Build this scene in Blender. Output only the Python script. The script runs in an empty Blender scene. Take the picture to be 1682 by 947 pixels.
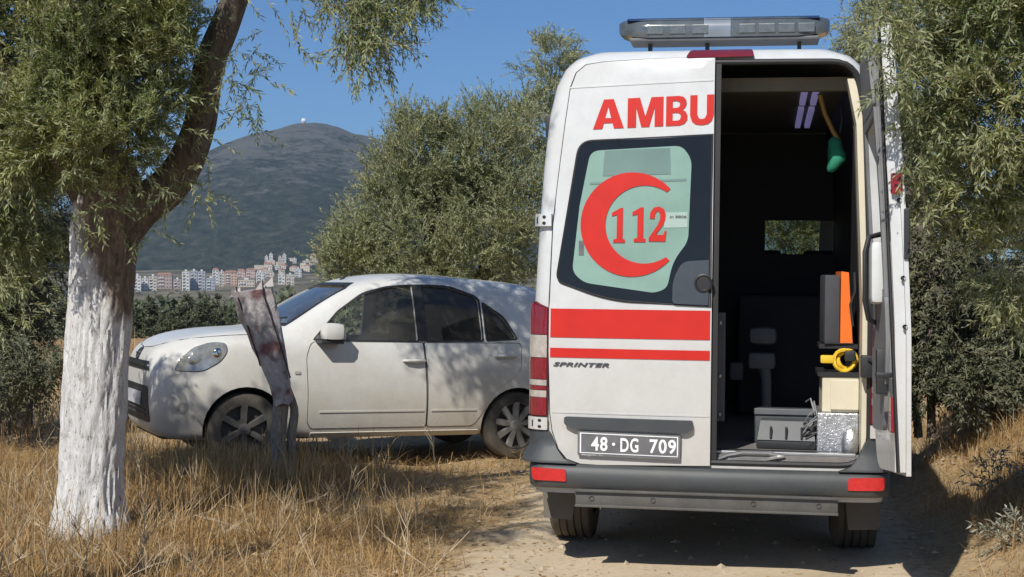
import bpy, bmesh, math, random
import numpy as np
from mathutils import Vector, Matrix, noise
from mathutils.bvhtree import BVHTree

random.seed(7)
SC = bpy.context.scene
COL = SC.collection
PI = math.pi
R = math.radians

# ---------------------------------------------------------------- camera, world, sun, exposure
cam = bpy.data.cameras.new("camera")
camo = bpy.data.objects.new("camera", cam)
COL.objects.link(camo)
cam.sensor_width = 36.0
cam.lens = 53.5
cam.clip_start = 0.1
cam.clip_end = 30000
camo.location = (0, 0, 1.6)
camo.rotation_euler = (R(90 - 0.31), 0, 0)
SC.camera = camo

SUN_EL, SUN_AZ = R(44), R(205)           # azimuth from +Y towards +X, where the sun stands
world = bpy.data.worlds.new("World")
SC.world = world
world.use_nodes = True
wn = world.node_tree
for n in list(wn.nodes):
    wn.nodes.remove(n)
sky = wn.nodes.new("ShaderNodeTexSky")
sky.sky_type = 'NISHITA'
sky.sun_disc = False
sky.sun_elevation = SUN_EL
sky.sun_rotation = SUN_AZ
sky.altitude = 2000
sky.air_density = 1.0
sky.dust_density = 0.0
sky.ozone_density = 4.0
bg = wn.nodes.new("ShaderNodeBackground")
bg.inputs["Strength"].default_value = 0.082
wo = wn.nodes.new("ShaderNodeOutputWorld")
tint = wn.nodes.new("ShaderNodeMix")
tint.data_type = 'RGBA'
tint.blend_type = 'MULTIPLY'
tint.inputs[0].default_value = 1.0
tint.inputs[7].default_value = (0.62, 0.86, 1.06, 1)      # the clear deep blue of the day, the same all over the sky
wn.links.new(sky.outputs[0], tint.inputs[6])
wn.links.new(tint.outputs[2], bg.inputs[0])
wn.links.new(bg.outputs[0], wo.inputs[0])

sl = bpy.data.lights.new("sun", 'SUN')
sl.energy = 4.4
sl.angle = R(0.53)
sl.color = (1.0, 0.955, 0.885)
so = bpy.data.objects.new("sun", sl)
COL.objects.link(so)
SUN_POS = Vector((math.sin(SUN_AZ) * math.cos(SUN_EL), math.cos(SUN_AZ) * math.cos(SUN_EL), math.sin(SUN_EL)))
so.rotation_euler = (-SUN_POS).to_track_quat('-Z', 'Y').to_euler()
so.location = SUN_POS * 40

SC.view_settings.view_transform = 'Standard'
SC.view_settings.look = 'None'
SC.view_settings.exposure = 0.18
SC.view_settings.gamma = 1.0
SC.cycles.max_bounces = 8
SC.cycles.transparent_max_bounces = 12
SC.cycles.use_denoising = True

# ---------------------------------------------------------------- materials
MATS = {}


def new_mat(name):
    m = bpy.data.materials.new(name)
    m.use_nodes = True
    nt = m.node_tree
    for n in list(nt.nodes):
        nt.nodes.remove(n)
    out = nt.nodes.new("ShaderNodeOutputMaterial")
    MATS[name] = m
    return m, nt, out


def nd(nt, kind, **kw):
    n = nt.nodes.new(kind)
    for k, v in kw.items():
        if k.startswith("i_"):
            n.inputs[k[2:].replace("_", " ")].default_value = v
        else:
            setattr(n, k, v)
    return n


def ramp(nt, fac, stops):
    r = nt.nodes.new("ShaderNodeValToRGB")
    el = r.color_ramp.elements
    while len(el) > 1:
        el.remove(el[-1])
    el[0].position, el[0].color = stops[0][0], (*stops[0][1], 1)
    for p, c in stops[1:]:
        e = el.new(p)
        e.color = (*c, 1)
    nt.links.new(fac, r.inputs[0])
    return r


def mixc(nt, fac, a, b, mode='MIX'):
    m = nt.nodes.new("ShaderNodeMix")
    m.data_type = 'RGBA'
    m.blend_type = mode
    for sock, v in ((m.inputs[0], fac), (m.inputs[6], a), (m.inputs[7], b)):
        if hasattr(v, "is_linked") or hasattr(v, "links"):
            nt.links.new(v, sock)
        elif isinstance(v, (tuple, list)):
            sock.default_value = (*v[:3], 1)
        else:
            sock.default_value = v
    return m.outputs[2]


def noise_tex(nt, vec, scale, detail=6, rough=0.6, dist=0.0):
    n = nt.nodes.new("ShaderNodeTexNoise")
    n.inputs["Scale"].default_value = scale
    n.inputs["Detail"].default_value = detail
    n.inputs["Roughness"].default_value = rough
    n.inputs["Distortion"].default_value = dist
    if vec is not None:
        nt.links.new(vec, n.inputs["Vector"])
    return n.outputs[0]


def pmat(name, col, rough=0.5, metal=0.0, var=0.12, scale=9.0, bump=0.0, bscale=60.0, coat=0.0,
         dust=0.0, dust_col=(0.36, 0.29, 0.2), dust_z=(0.0, 1.0), spec=0.5, emit=None, estr=0.0, trans=0.0):
    m, nt, out = new_mat(name)
    b = nd(nt, "ShaderNodeBsdfPrincipled")
    tc = nd(nt, "ShaderNodeTexCoord")
    v = tc.outputs["Object"]
    n = noise_tex(nt, v, scale)
    lo = tuple(c * (1 - var) for c in col)
    hi = tuple(min(1, c * (1 + var)) for c in col)
    c = ramp(nt, n, [(0.3, lo), (0.7, hi)]).outputs[0]
    if dust > 0:
        sx = nd(nt, "ShaderNodeSeparateXYZ")
        nt.links.new(v, sx.inputs[0])
        mr = nd(nt, "ShaderNodeMapRange")
        mr.inputs[1].default_value, mr.inputs[2].default_value = dust_z[1], dust_z[0]
        nt.links.new(sx.outputs[2], mr.inputs[0])
        n2 = noise_tex(nt, v, 3.0, 8, 0.65)
        n3 = noise_tex(nt, v, 45.0, 3, 0.6)
        ad = nd(nt, "ShaderNodeMath", operation='MULTIPLY_ADD')
        nt.links.new(mr.outputs[0], ad.inputs[0])
        ad.inputs[1].default_value = 0.75
        nt.links.new(n2, ad.inputs[2])
        sb = nd(nt, "ShaderNodeMath", operation='MULTIPLY_ADD')
        nt.links.new(n3, sb.inputs[0])
        sb.inputs[1].default_value = 0.35
        nt.links.new(ad.outputs[0], sb.inputs[2])
        f = nd(nt, "ShaderNodeMapRange")
        f.inputs[1].default_value, f.inputs[2].default_value = 0.55, 1.5
        f.inputs[4].default_value = dust
        nt.links.new(sb.outputs[0], f.inputs[0])
        c = mixc(nt, f.outputs[0], c, dust_col)
        rr = nd(nt, "ShaderNodeMapRange")
        rr.inputs[3].default_value, rr.inputs[4].default_value = rough, min(1, rough + 0.5)
        nt.links.new(f.outputs[0], rr.inputs[0])
        nt.links.new(rr.outputs[0], b.inputs["Roughness"])
    else:
        b.inputs["Roughness"].default_value = rough
    nt.links.new(c, b.inputs["Base Color"])
    b.inputs["Metallic"].default_value = metal
    b.inputs["Specular IOR Level"].default_value = spec
    b.inputs["Coat Weight"].default_value = coat
    b.inputs["Coat Roughness"].default_value = 0.08
    b.inputs["Transmission Weight"].default_value = trans
    if emit:
        b.inputs["Emission Color"].default_value = (*emit, 1)
        b.inputs["Emission Strength"].default_value = estr
    if bump > 0:
        bn = noise_tex(nt, v, bscale, 5, 0.6)
        bp = nd(nt, "ShaderNodeBump")
        bp.inputs["Strength"].default_value = bump
        bp.inputs["Distance"].default_value = 0.01
        nt.links.new(bn, bp.inputs["Height"])
        nt.links.new(bp.outputs[0], b.inputs["Normal"])
    nt.links.new(b.outputs[0], out.inputs[0])
    return m


def glass_mat(name, tint, refl=1.0, rough=0.02, dusty=0.0):
    m, nt, out = new_mat(name)
    tr = nd(nt, "ShaderNodeBsdfTransparent")
    tr.inputs[0].default_value = (*tint, 1)
    gl = nd(nt, "ShaderNodeBsdfGlossy")
    gl.inputs["Roughness"].default_value = rough
    gl.inputs["Color"].default_value = (refl, refl, refl, 1)
    lw = nd(nt, "ShaderNodeLayerWeight")
    lw.inputs[0].default_value = 0.5
    pw = nd(nt, "ShaderNodeMath", operation='POWER')
    nt.links.new(lw.outputs["Facing"], pw.inputs[0])
    pw.inputs[1].default_value = 4.0
    fr = nd(nt, "ShaderNodeMath", operation='MULTIPLY_ADD')
    nt.links.new(pw.outputs[0], fr.inputs[0])
    fr.inputs[1].default_value, fr.inputs[2].default_value = 0.85, 0.05
    mx = nd(nt, "ShaderNodeMixShader")
    nt.links.new(fr.outputs[0], mx.inputs[0])
    nt.links.new(tr.outputs[0], mx.inputs[1])
    nt.links.new(gl.outputs[0], mx.inputs[2])
    res = mx.outputs[0]
    if dusty > 0:
        df = nd(nt, "ShaderNodeBsdfDiffuse")
        df.inputs[0].default_value = (0.45, 0.42, 0.36, 1)
        tc = nd(nt, "ShaderNodeTexCoord")
        n = noise_tex(nt, tc.outputs["Object"], 5, 6, 0.7)
        f = nd(nt, "ShaderNodeMapRange")
        f.inputs[1].default_value, f.inputs[2].default_value = 0.3, 0.8
        f.inputs[3].default_value, f.inputs[4].default_value = dusty * 0.3, dusty
        nt.links.new(n, f.inputs[0])
        m2 = nd(nt, "ShaderNodeMixShader")
        nt.links.new(f.outputs[0], m2.inputs[0])
        nt.links.new(res, m2.inputs[1])
        nt.links.new(df.outputs[0], m2.inputs[2])
        res = m2.outputs[0]
    nt.links.new(res, out.inputs[0])
    return m


def leaf_mat(name, up, low, transl=0.25, rough=0.45):
    m, nt, out = new_mat(name)
    g = nd(nt, "ShaderNodeNewGeometry")
    c = mixc(nt, g.outputs["Backfacing"], up, low)
    hs = nd(nt, "ShaderNodeHueSaturation")
    mr = nd(nt, "ShaderNodeMapRange")
    mr.inputs[3].default_value, mr.inputs[4].default_value = 0.55, 1.5
    nt.links.new(g.outputs["Random Per Island"], mr.inputs[0])
    nt.links.new(mr.outputs[0], hs.inputs["Value"])
    mr2 = nd(nt, "ShaderNodeMapRange")
    mr2.inputs[3].default_value, mr2.inputs[4].default_value = 0.47, 0.52
    ml = nd(nt, "ShaderNodeMath", operation='MULTIPLY')
    ml.inputs[1].default_value = 17.3
    fr = nd(nt, "ShaderNodeMath", operation='FRACT')
    nt.links.new(g.outputs["Random Per Island"], ml.inputs[0])
    nt.links.new(ml.outputs[0], fr.inputs[0])
    nt.links.new(fr.outputs[0], mr2.inputs[0])
    nt.links.new(mr2.outputs[0], hs.inputs["Hue"])
    pn = ramp(nt, noise_tex(nt, g.outputs["Position"], 2.6, 4, 0.6), [(0.30, (0.70, 0.78, 0.72)), (0.52, (1.0, 1.0, 1.0)), (0.72, (1.22, 1.16, 0.92))]).outputs[0]
    c = mixc(nt, 1.0, c, pn, 'MULTIPLY')
    nt.links.new(c, hs.inputs["Color"])
    b = nd(nt, "ShaderNodeBsdfPrincipled")
    b.inputs["Roughness"].default_value = rough
    b.inputs["Specular IOR Level"].default_value = 0.35
    nt.links.new(hs.outputs[0], b.inputs["Base Color"])
    t = nd(nt, "ShaderNodeBsdfTranslucent")
    nt.links.new(hs.outputs[0], t.inputs[0])
    mx = nd(nt, "ShaderNodeMixShader")
    mx.inputs[0].default_value = transl
    nt.links.new(b.outputs[0], mx.inputs[1])
    nt.links.new(t.outputs[0], mx.inputs[2])
    nt.links.new(mx.outputs[0], out.inputs[0])
    return m


WHITE = pmat("van_white_paint", (0.62, 0.64, 0.64), 0.30, coat=0.35, var=0.04, dust=0.55, dust_z=(0.35, 1.6))
CARW = pmat("car_white_paint", (0.66, 0.665, 0.635), 0.33, coat=0.35, var=0.04, dust=0.75, dust_z=(0.1, 1.1), dust_col=(0.42, 0.35, 0.25))
RED = pmat("red_vinyl", (0.55, 0.024, 0.017), 0.5, var=0.06, spec=0.25)
BLACKG = pmat("black_glass_band", (0.014, 0.018, 0.024), 0.12, var=0.1, spec=0.22)
FILM = pmat("pale_green_frosted_film", (0.23, 0.36, 0.305), 0.22, var=0.16, scale=2.2, spec=0.35)
FILMD = pmat("green_grey_film", (0.17, 0.255, 0.23), 0.22, var=0.1, scale=3, spec=0.35)
FILML = pmat("pale_sticker_paper", (0.36, 0.47, 0.42), 0.4, var=0.06)
BLACK = pmat("black_plastic", (0.022, 0.023, 0.025), 0.5, var=0.2, bump=0.1, bscale=200)
RUBBER = pmat("black_rubber_seal", (0.018, 0.018, 0.018), 0.6, var=0.2)
BUMP = pmat("bumper_grey_plastic", (0.046, 0.053, 0.058), 0.5, var=0.12, bump=0.12, bscale=260, dust=0.12, dust_z=(0.3, 0.7))
STEPM = pmat("step_bar_metal", (0.078, 0.082, 0.082), 0.5, metal=0.3, var=0.22, bump=0.15, bscale=70, dust=0.18, dust_z=(0.3, 0.6))
TYRE = pmat("tyre_rubber", (0.04, 0.038, 0.035), 0.85, var=0.25, bump=0.4, bscale=80, dust=0.55, dust_z=(-0.4, 0.4))
RIMM = pmat("rim_silver", (0.36, 0.36, 0.35), 0.4, metal=0.6, var=0.15, dust=0.55, dust_z=(-0.4, 0.4))
RIMD = pmat("rim_dusty_shade_grey", (0.09, 0.088, 0.086), 0.5, metal=0.4, var=0.2, dust=0.25, dust_z=(-0.4, 0.4))  # grey darkened for the shaded front wheels, with dust on top
LREDM = pmat("lamp_red", (0.20, 0.012, 0.022), 0.15, var=0.25, scale=20, coat=0.6)
LCLEAR = pmat("lamp_clear", (0.42, 0.38, 0.34), 0.12, var=0.2, scale=30, coat=0.6)
REFRED = pmat("reflector_red", (0.55, 0.025, 0.025), 0.2, var=0.15, scale=40, coat=0.4)
REFDRK = pmat("reflector_dark_red", (0.26, 0.012, 0.018), 0.25, var=0.15, scale=40, coat=0.4)
CREAM = pmat("cream_panel", (0.66, 0.60, 0.45), 0.45, var=0.05, dust=0.15, dust_z=(0.6, 1.2))
GREYTRIM = pmat("grey_inner_trim", (0.17, 0.175, 0.18), 0.6, var=0.1, bump=0.1, bscale=150)
DKIN = pmat("shade_dark_trim", (0.016, 0.016, 0.017), 0.6, var=0.2)  # wall tone darkened to hold the shade inside the van
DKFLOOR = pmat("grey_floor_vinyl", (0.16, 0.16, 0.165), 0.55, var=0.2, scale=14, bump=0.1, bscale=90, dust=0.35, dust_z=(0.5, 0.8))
TREAD = pmat("aluminium_tread_plate", (0.55, 0.56, 0.57), 0.33, metal=0.85, var=0.2, scale=25, bump=0.6, bscale=70)
ALU = pmat("brushed_metal", (0.45, 0.45, 0.45), 0.35, metal=0.8, var=0.15)
ORANGE = pmat("orange_plastic", (0.85, 0.17, 0.02), 0.45, var=0.08)
YELLOW = pmat("yellow_webbing", (0.78, 0.50, 0.03), 0.55, var=0.12, bump=0.3)
GREEN = pmat("green_cloth", (0.02, 0.23, 0.13), 0.8, var=0.25, bump=0.5, bscale=30)
PALE = pmat("pale_grey_plastic", (0.22, 0.225, 0.23), 0.5, var=0.1)
CASE = pmat("charcoal_case_plastic", (0.075, 0.08, 0.085), 0.5, var=0.12, bump=0.15, bscale=180)
BARLENS = pmat("light_bar_lens", (0.085, 0.10, 0.11), 0.10, var=0.3, scale=9, coat=0.7)
BARTOP = pmat("light_bar_blue_top", (0.018, 0.03, 0.085), 0.15, var=0.2, coat=0.6)
BARLED = pmat("light_bar_reflector", (0.15, 0.165, 0.17), 0.3, metal=0.3, var=0.2, scale=30)
BARBASE = pmat("light_bar_base", (0.10, 0.105, 0.11), 0.5, var=0.15)
BRLAMP = pmat("brake_lamp_red", (0.17, 0.02, 0.03), 0.2, var=0.2, scale=20, coat=0.5)
PLATEB = pmat("number_plate_black", (0.135, 0.135, 0.138), 0.4, var=0.25, scale=12)
PLATEW = pmat("plate_white_paint", (0.85, 0.85, 0.85), 0.4, var=0.02)
BADGE = pmat("badge_chrome", (0.12, 0.12, 0.13), 0.3, metal=0.6, var=0.1)
CHROME = pmat("chrome", (0.7, 0.7, 0.7), 0.12, metal=1.0, var=0.05)
LAVEN = pmat("lavender_lamp", (0.5, 0.48, 0.7), 0.4, var=0.1, emit=(0.45, 0.42, 0.9), estr=0.18)
CGLASS = glass_mat("car_glass", (0.90, 0.93, 0.90), 0.9, 0.03, 0.10)
CGLASSD = glass_mat("car_tinted_glass", (0.16, 0.18, 0.18), 0.9, 0.03, 0.10)
CGLASSW = glass_mat("car_windscreen_glass", (0.42, 0.48, 0.50), 1.0, 0.03, 0.12)
VGLASS = glass_mat("van_windscreen_glass", (0.40, 0.46, 0.37), 1.0, 0.02, 0.35)
HEADL = pmat("headlamp_reflector", (0.30, 0.31, 0.30), 0.16, metal=0.35, var=0.35, scale=14, coat=0.8)
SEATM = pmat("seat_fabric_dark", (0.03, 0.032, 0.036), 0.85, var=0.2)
MUD = pmat("mud_flap_rubber", (0.06, 0.058, 0.055), 0.75, var=0.15, dust=0.3, dust_z=(0.1, 0.6))

# ---------------------------------------------------------------- object helpers


def link(name, me, mat=None, parent=None):
    o = bpy.data.objects.new(name, me)
    COL.objects.link(o)
    if mat is not None and me is not None:
        for mm in (mat if isinstance(mat, (list, tuple)) else [mat]):
            me.materials.append(mm)
    if parent is not None:
        o.parent = parent
    return o


def tag(o, label=None, cat=None, group=None, kind=None):
    if label:
        o["label"] = label
    if cat:
        o["category"] = cat
    if group:
        o["group"] = group
    if kind:
        o["kind"] = kind
    return o


def thing(name, label, cat, loc=(0, 0, 0), rot=(0, 0, 0), group=None):
    o = bpy.data.objects.new(name, None)
    o.empty_display_size = 0.2
    COL.objects.link(o)
    o.location = loc
    o.rotation_euler = rot
    return tag(o, label, cat, group)


def round_poly(pts, rad, n=5):
    out = []
    N = len(pts)
    for i in range(N):
        r = rad[i] if isinstance(rad, (list, tuple)) else rad
        p = Vector(pts[i]); a = Vector(pts[i - 1]); b = Vector(pts[(i + 1) % N])
        if r <= 0:
            out.append(tuple(p)); continue
        da, db = (a - p), (b - p)
        r = min(r, da.length * 0.45, db.length * 0.45)
        s, e = p + da.normalized() * r, p + db.normalized() * r
        for k in range(n + 1):
            t = k / n
            out.append(tuple(s * (1 - t) ** 2 + p * 2 * t * (1 - t) + e * t * t))
    return out


class MB:
    def __init__(s):
        s.v = []; s.f = []; s.m = []; s.mi = 0

    def add(s, vs, fs):
        o = len(s.v)
        s.v.extend([tuple(v) for v in vs])
        s.f.extend([tuple(i + o for i in f) for f in fs])
        s.m.extend([s.mi] * len(fs))
        return s

    def box(s, x0, x1, y0, y1, z0, z1, M=None, bev=0.0):
        if bev > 0:
            bm = bmesh.new()
            bmesh.ops.create_cube(bm, size=1)
            for v in bm.verts:
                v.co = Vector(((x0 + x1) / 2 + v.co.x * (x1 - x0), (y0 + y1) / 2 + v.co.y * (y1 - y0), (z0 + z1) / 2 + v.co.z * (z1 - z0)))
            bmesh.ops.bevel(bm, geom=list(bm.edges), offset=bev, segments=2, affect='EDGES', profile=0.6)
            bm.verts.index_update()
            vs = [v.co.copy() for v in bm.verts]
            fs = [[v.index for v in f.verts] for f in bm.faces]
            bm.free()
        else:
            vs = [Vector((x, y, z)) for z in (z0, z1) for y in (y0, y1) for x in (x0, x1)]
            fs = [(0, 2, 3, 1), (4, 5, 7, 6), (0, 1, 5, 4), (2, 6, 7, 3), (0, 4, 6, 2), (1, 3, 7, 5)]
        if M is not None:
            vs = [M @ v for v in vs]
        return s.add(vs, fs)

    def tube(s, path, rad, n=8, cap=True, closed=False):
        P = [Vector(p) for p in path]
        N = len(P)
        rad = rad if isinstance(rad, (list, tuple)) else [rad] * N
        vs, fs = [], []
        up = None
        for i in range(N):
            if closed:
                t = P[(i + 1) % N] - P[i - 1]
            else:
                t = P[min(i + 1, N - 1)] - P[max(i - 1, 0)]
            t.normalize()
            if up is None:
                up = Vector((0, 0, 1)) if abs(t.z) < 0.9 else Vector((1, 0, 0))
            a = (up - t * up.dot(t))
            if a.length < 1e-5:
                a = t.orthogonal()
            a.normalize(); up = a
            b = t.cross(a)
            for k in range(n):
                an = 2 * PI * k / n
                vs.append(P[i] + (a * math.cos(an) + b * math.sin(an)) * rad[i])
        for i in range(N if closed else N - 1):
            j = (i + 1) % N
            for k in range(n):
                k2 = (k + 1) % n
                fs.append((i * n + k, i * n + k2, j * n + k2, j * n + k))
        if cap and not closed:
            fs.append(tuple(range(n - 1, -1, -1)))
            fs.append(tuple((N - 1) * n + k for k in range(n)))
        return s.add(vs, fs)

    def lathe(s, prof, M, n=32, close=False):
        """prof: (axial, radius); axis is local X; M places it."""
        vs, fs = [], []
        for (a, r) in prof:
            for k in range(n):
                an = 2 * PI * k / n
                vs.append(M @ Vector((a, r * math.cos(an), r * math.sin(an))))
        L = len(prof)
        for i in range(L if close else L - 1):
            j = (i + 1) % L
            for k in range(n):
                k2 = (k + 1) % n
                fs.append((i * n + k, i * n + k2, j * n + k2, j * n + k))
        return s.add(vs, fs)

    def ball(s, c, rx, ry, rz, n=12, M=None):
        vs, fs = [], []
        for i in range(n // 2 + 1):
            th = PI * i / (n // 2)
            for k in range(n):
                ph = 2 * PI * k / n
                v = Vector((c[0] + rx * math.sin(th) * math.cos(ph), c[1] + ry * math.sin(th) * math.sin(ph), c[2] + rz * math.cos(th)))
                vs.append(M @ v if M is not None else v)
        for i in range(n // 2):
            for k in range(n):
                k2 = (k + 1) % n
                fs.append((i * n + k, (i + 1) * n + k, (i + 1) * n + k2, i * n + k2))
        return s.add(vs, fs)

    def prism(s, poly, fn0, fn1):
        """poly in 2D; fn0/fn1 map (u, v) to the two end faces."""
        n = len(poly)
        vs = [fn0(*p) for p in poly] + [fn1(*p) for p in poly]
        fs = [tuple(range(n - 1, -1, -1)), tuple(range(n, 2 * n))]
        for i in range(n):
            j = (i + 1) % n
            fs.append((i, j, n + j, n + i))
        return s.add(vs, fs)

    def flat(s, vs2, fs2, step, mapf, off=0.0, thick=0.0):
        """2D mesh (vs2, fs2) cut on a grid of step and laid on the surface mapf(u, v, off)."""
        bm = bmesh.new()
        bv = [bm.verts.new((p[0], p[1], 0)) for p in vs2]
        for f in fs2:
            try:
                bm.faces.new([bv[i] for i in f])
            except ValueError:
                pass
        bmesh.ops.remove_doubles(bm, verts=list(bm.verts), dist=1e-5)
        bmesh.ops.triangulate(bm, faces=list(bm.faces))
        xs = [v.co.x for v in bm.verts]; ys = [v.co.y for v in bm.verts]
        if step:
            for ax, lo, hi in ((0, min(xs), max(xs)), (1, min(ys), max(ys))):
                k = math.ceil(lo / step + 1e-4)
                while k * step < hi - 1e-4:
                    co = [0, 0, 0]; co[ax] = k * step
                    no = [0, 0, 0]; no[ax] = 1
                    bmesh.ops.bisect_plane(bm, geom=list(bm.verts) + list(bm.edges) + list(bm.faces), dist=1e-5, plane_co=co, plane_no=no)
                    k += 1
        bm.verts.index_update()
        uv = [(v.co.x, v.co.y) for v in bm.verts]
        fc = [[v.index for v in f.verts] for f in bm.faces]
        be = [(e.link_loops[0].vert.index, e.link_loops[0].link_loop_next.vert.index) for e in bm.edges if len(e.link_faces) == 1]
        bm.free()
        fr = [Vector(mapf(u, v, off)) for u, v in uv]
        f0 = fc[len(fc) // 2]
        nrm = (fr[f0[1]] - fr[f0[0]]).cross(fr[f0[2]] - fr[f0[0]])
        u, v = uv[f0[0]]
        outw = Vector(mapf(u, v, off + 0.02)) - fr[f0[0]]
        flip = nrm.dot(outw) < 0
        if thick:
            bk = [Vector(mapf(u, v, off - thick)) for u, v in uv]
            n = len(fr)
            faces = [f[::-1] if flip else f for f in fc]
            faces += [[i + n for i in (f if flip else f[::-1])] for f in fc]
            for a, b in be:
                q = (b, a, a + n, b + n)
                faces.append(q[::-1] if flip else q)
            return s.add(fr + bk, faces)
        return s.add(fr, [f[::-1] if flip else f for f in fc])

    def patch(s, poly, step, mapf, off=0.0, thick=0.0):
        return s.flat(poly, [tuple(range(len(poly)))], step, mapf, off, thick)

    def mesh(s, name, smooth=None):
        me = bpy.data.meshes.new(name)
        me.from_pydata([tuple(v) for v in s.v], [], s.f)
        if any(s.m):
            me.polygons.foreach_set("material_index", s.m)
        if smooth is not None:
            me.polygons.foreach_set("use_smooth", [True] * len(me.polygons))
            me.set_sharp_from_angle(angle=R(smooth))
        me.update()
        return me

    def build(s, name, mat, parent=None, smooth=None):
        return link(name, s.mesh(name, smooth), mat, parent)


def text2d(txt, x0, x1, z0, z1, bold=0.0, shear=0.0, mirror=False, space=1.0):
    """filled letters of the built-in font fitted to a rectangle"""
    cu = bpy.data.curves.new("txt", 'FONT')
    cu.body = txt
    cu.offset = bold
    cu.shear = shear
    cu.space_character = space
    cu.resolution_u = 4
    o = bpy.data.objects.new("txt", cu)
    COL.objects.link(o)
    dg = bpy.context.evaluated_depsgraph_get()
    me = bpy.data.meshes.new_from_object(o.evaluated_get(dg))
    vs = [(v.co.x, v.co.y) for v in me.vertices]
    fs = [tuple(p.vertices) for p in me.polygons]
    bpy.data.objects.remove(o); bpy.data.curves.remove(cu); bpy.data.meshes.remove(me)
    ax, bx = min(v[0] for v in vs), max(v[0] for v in vs)
    az, bz = min(v[1] for v in vs), max(v[1] for v in vs)
    out = []
    for (x, z) in vs:
        u = (x - ax) / (bx - ax)
        if mirror:
            u = 1 - u
        out.append((x0 + u * (x1 - x0), z0 + (z - az) / (bz - az) * (z1 - z0)))
    return out, fs


def boolean(obj, cutters, solidify=0.0, op='DIFFERENCE'):
    """apply solidify and boolean cuts; the cutters are MB objects, removed afterwards"""
    if solidify:
        md = obj.modifiers.new("s", 'SOLIDIFY')
        md.thickness = solidify
        md.offset = -1
        md.use_even_offset = False
    tmp = []
    for c in cutters:
        me = c.mesh("cut")
        bm = bmesh.new(); bm.from_mesh(me)
        bmesh.ops.recalc_face_normals(bm, faces=list(bm.faces))
        bm.to_mesh(me); bm.free()
        co = bpy.data.objects.new("cut", me)
        COL.objects.link(co)
        md = obj.modifiers.new("b", 'BOOLEAN')
        md.operation = op
        md.object = co
        md.solver = 'EXACT'
        tmp.append(co)
    dg = bpy.context.evaluated_depsgraph_get()
    me = bpy.data.meshes.new_from_object(obj.evaluated_get(dg))
    me.name = obj.name
    obj.modifiers.clear()
    obj.data = me
    for co in tmp:
        bpy.data.objects.remove(co)
    me.polygons.foreach_set("use_smooth", [True] * len(me.polygons))
    me.set_sharp_from_angle(angle=R(32))
    return obj


# ---------------------------------------------------------------- ground
RNG = np.random.default_rng(11)
_tab = RNG.random((256, 256))


def vnoise(x, y):
    x = np.asarray(x, float); y = np.asarray(y, float)
    xi, yi = np.floor(x).astype(int), np.floor(y).astype(int)
    fx, fy = x - xi, y - yi
    fx, fy = fx * fx * (3 - 2 * fx), fy * fy * (3 - 2 * fy)
    g = lambda a, b: _tab[a % 256, b % 256]
    return (g(xi, yi) * (1 - fx) + g(xi + 1, yi) * fx) * (1 - fy) + (g(xi, yi + 1) * (1 - fx) + g(xi + 1, yi + 1) * fx) * fy


def fbm(x, y, o=4):
    s, a, t = 0, 1, 0
    for k in range(o):
        s = s + a * vnoise(np.asarray(x) * 2 ** k + 17 * k, np.asarray(y) * 2 ** k + 31 * k); t += a; a *= 0.5
    return s / t


def sstep(a, b, x):
    t = np.clip((np.asarray(x, float) - a) / (b - a), 0, 1)
    return t * t * (3 - 2 * t)


TRK = math.tan(R(9.5))


def track_c(y):
    y = np.asarray(y, float)
    return 1.04 + (np.clip(y, -30, 60) - 8.23) * TRK * np.where(y < 8.23, 0.55, 1.0)


BASE_Y = [-9000, 0, 36, 100, 300, 600, 1000, 1500, 2000, 2400, 2800, 9000]
BASE_Z = [0, 0, 0, -2.2, -9, -15, -16, -11, 4, 22, 40, 40]


def ground_h(x, y):
    x = np.asarray(x, float); y = np.asarray(y, float)
    h = np.interp(y, BASE_Y, BASE_Z)
    bx = x - (track_c(y) + 1.22) + 0.35 * (fbm(x * 0.9 + 5, y * 0.9, 3) - 0.5)
    bank = 0.62 * sstep(0.0, 1.25, bx) * sstep(2.0, 6.0, y) * (1 - sstep(22, 32, y))
    near = sstep(-12, -2, y) * (1 - sstep(26, 40, y)) * (1 - sstep(9, 14, np.abs(x)))
    left = 0.06 * np.exp(-((x + 2.52) ** 2 + (y - 13.2) ** 2) / 1.1)      # the hump the car's front wheels stand on
    off = sstep(0.9, 1.8, np.abs(x - track_c(y)))
    rough = (fbm(x * 1.3, y * 1.3, 5) - 0.5) * 0.10 * off + (fbm(x * 5, y * 5, 3) - 0.5) * (0.012 + 0.03 * off)
    tx = np.abs(x - track_c(y) + 0.05 * (fbm(y * 0.7, y * 0 + 2, 2) - 0.5))
    rut = 0.028 * np.exp(-((tx - 0.80) / 0.17) ** 2) * (1 - sstep(14, 20, y)) * sstep(-8, 0, y)
    return h + bank + near * rough + left - rut


def grid_mesh(name, xs, ys, hf, mat):
    X, Y = np.meshgrid(xs, ys)
    Z = hf(X, Y)
    co = np.stack([X, Y, Z], -1).reshape(-1, 3).astype(np.float32)
    nx, ny = len(xs), len(ys)
    i = np.arange((nx - 1) * (ny - 1))
    r, c = i // (nx - 1), i % (nx - 1)
    a = r * nx + c
    fc = np.stack([a, a + 1, a + nx + 1, a + nx], 1).astype(np.int32)
    return np_mesh(name, co, fc, mat, True)


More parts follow.
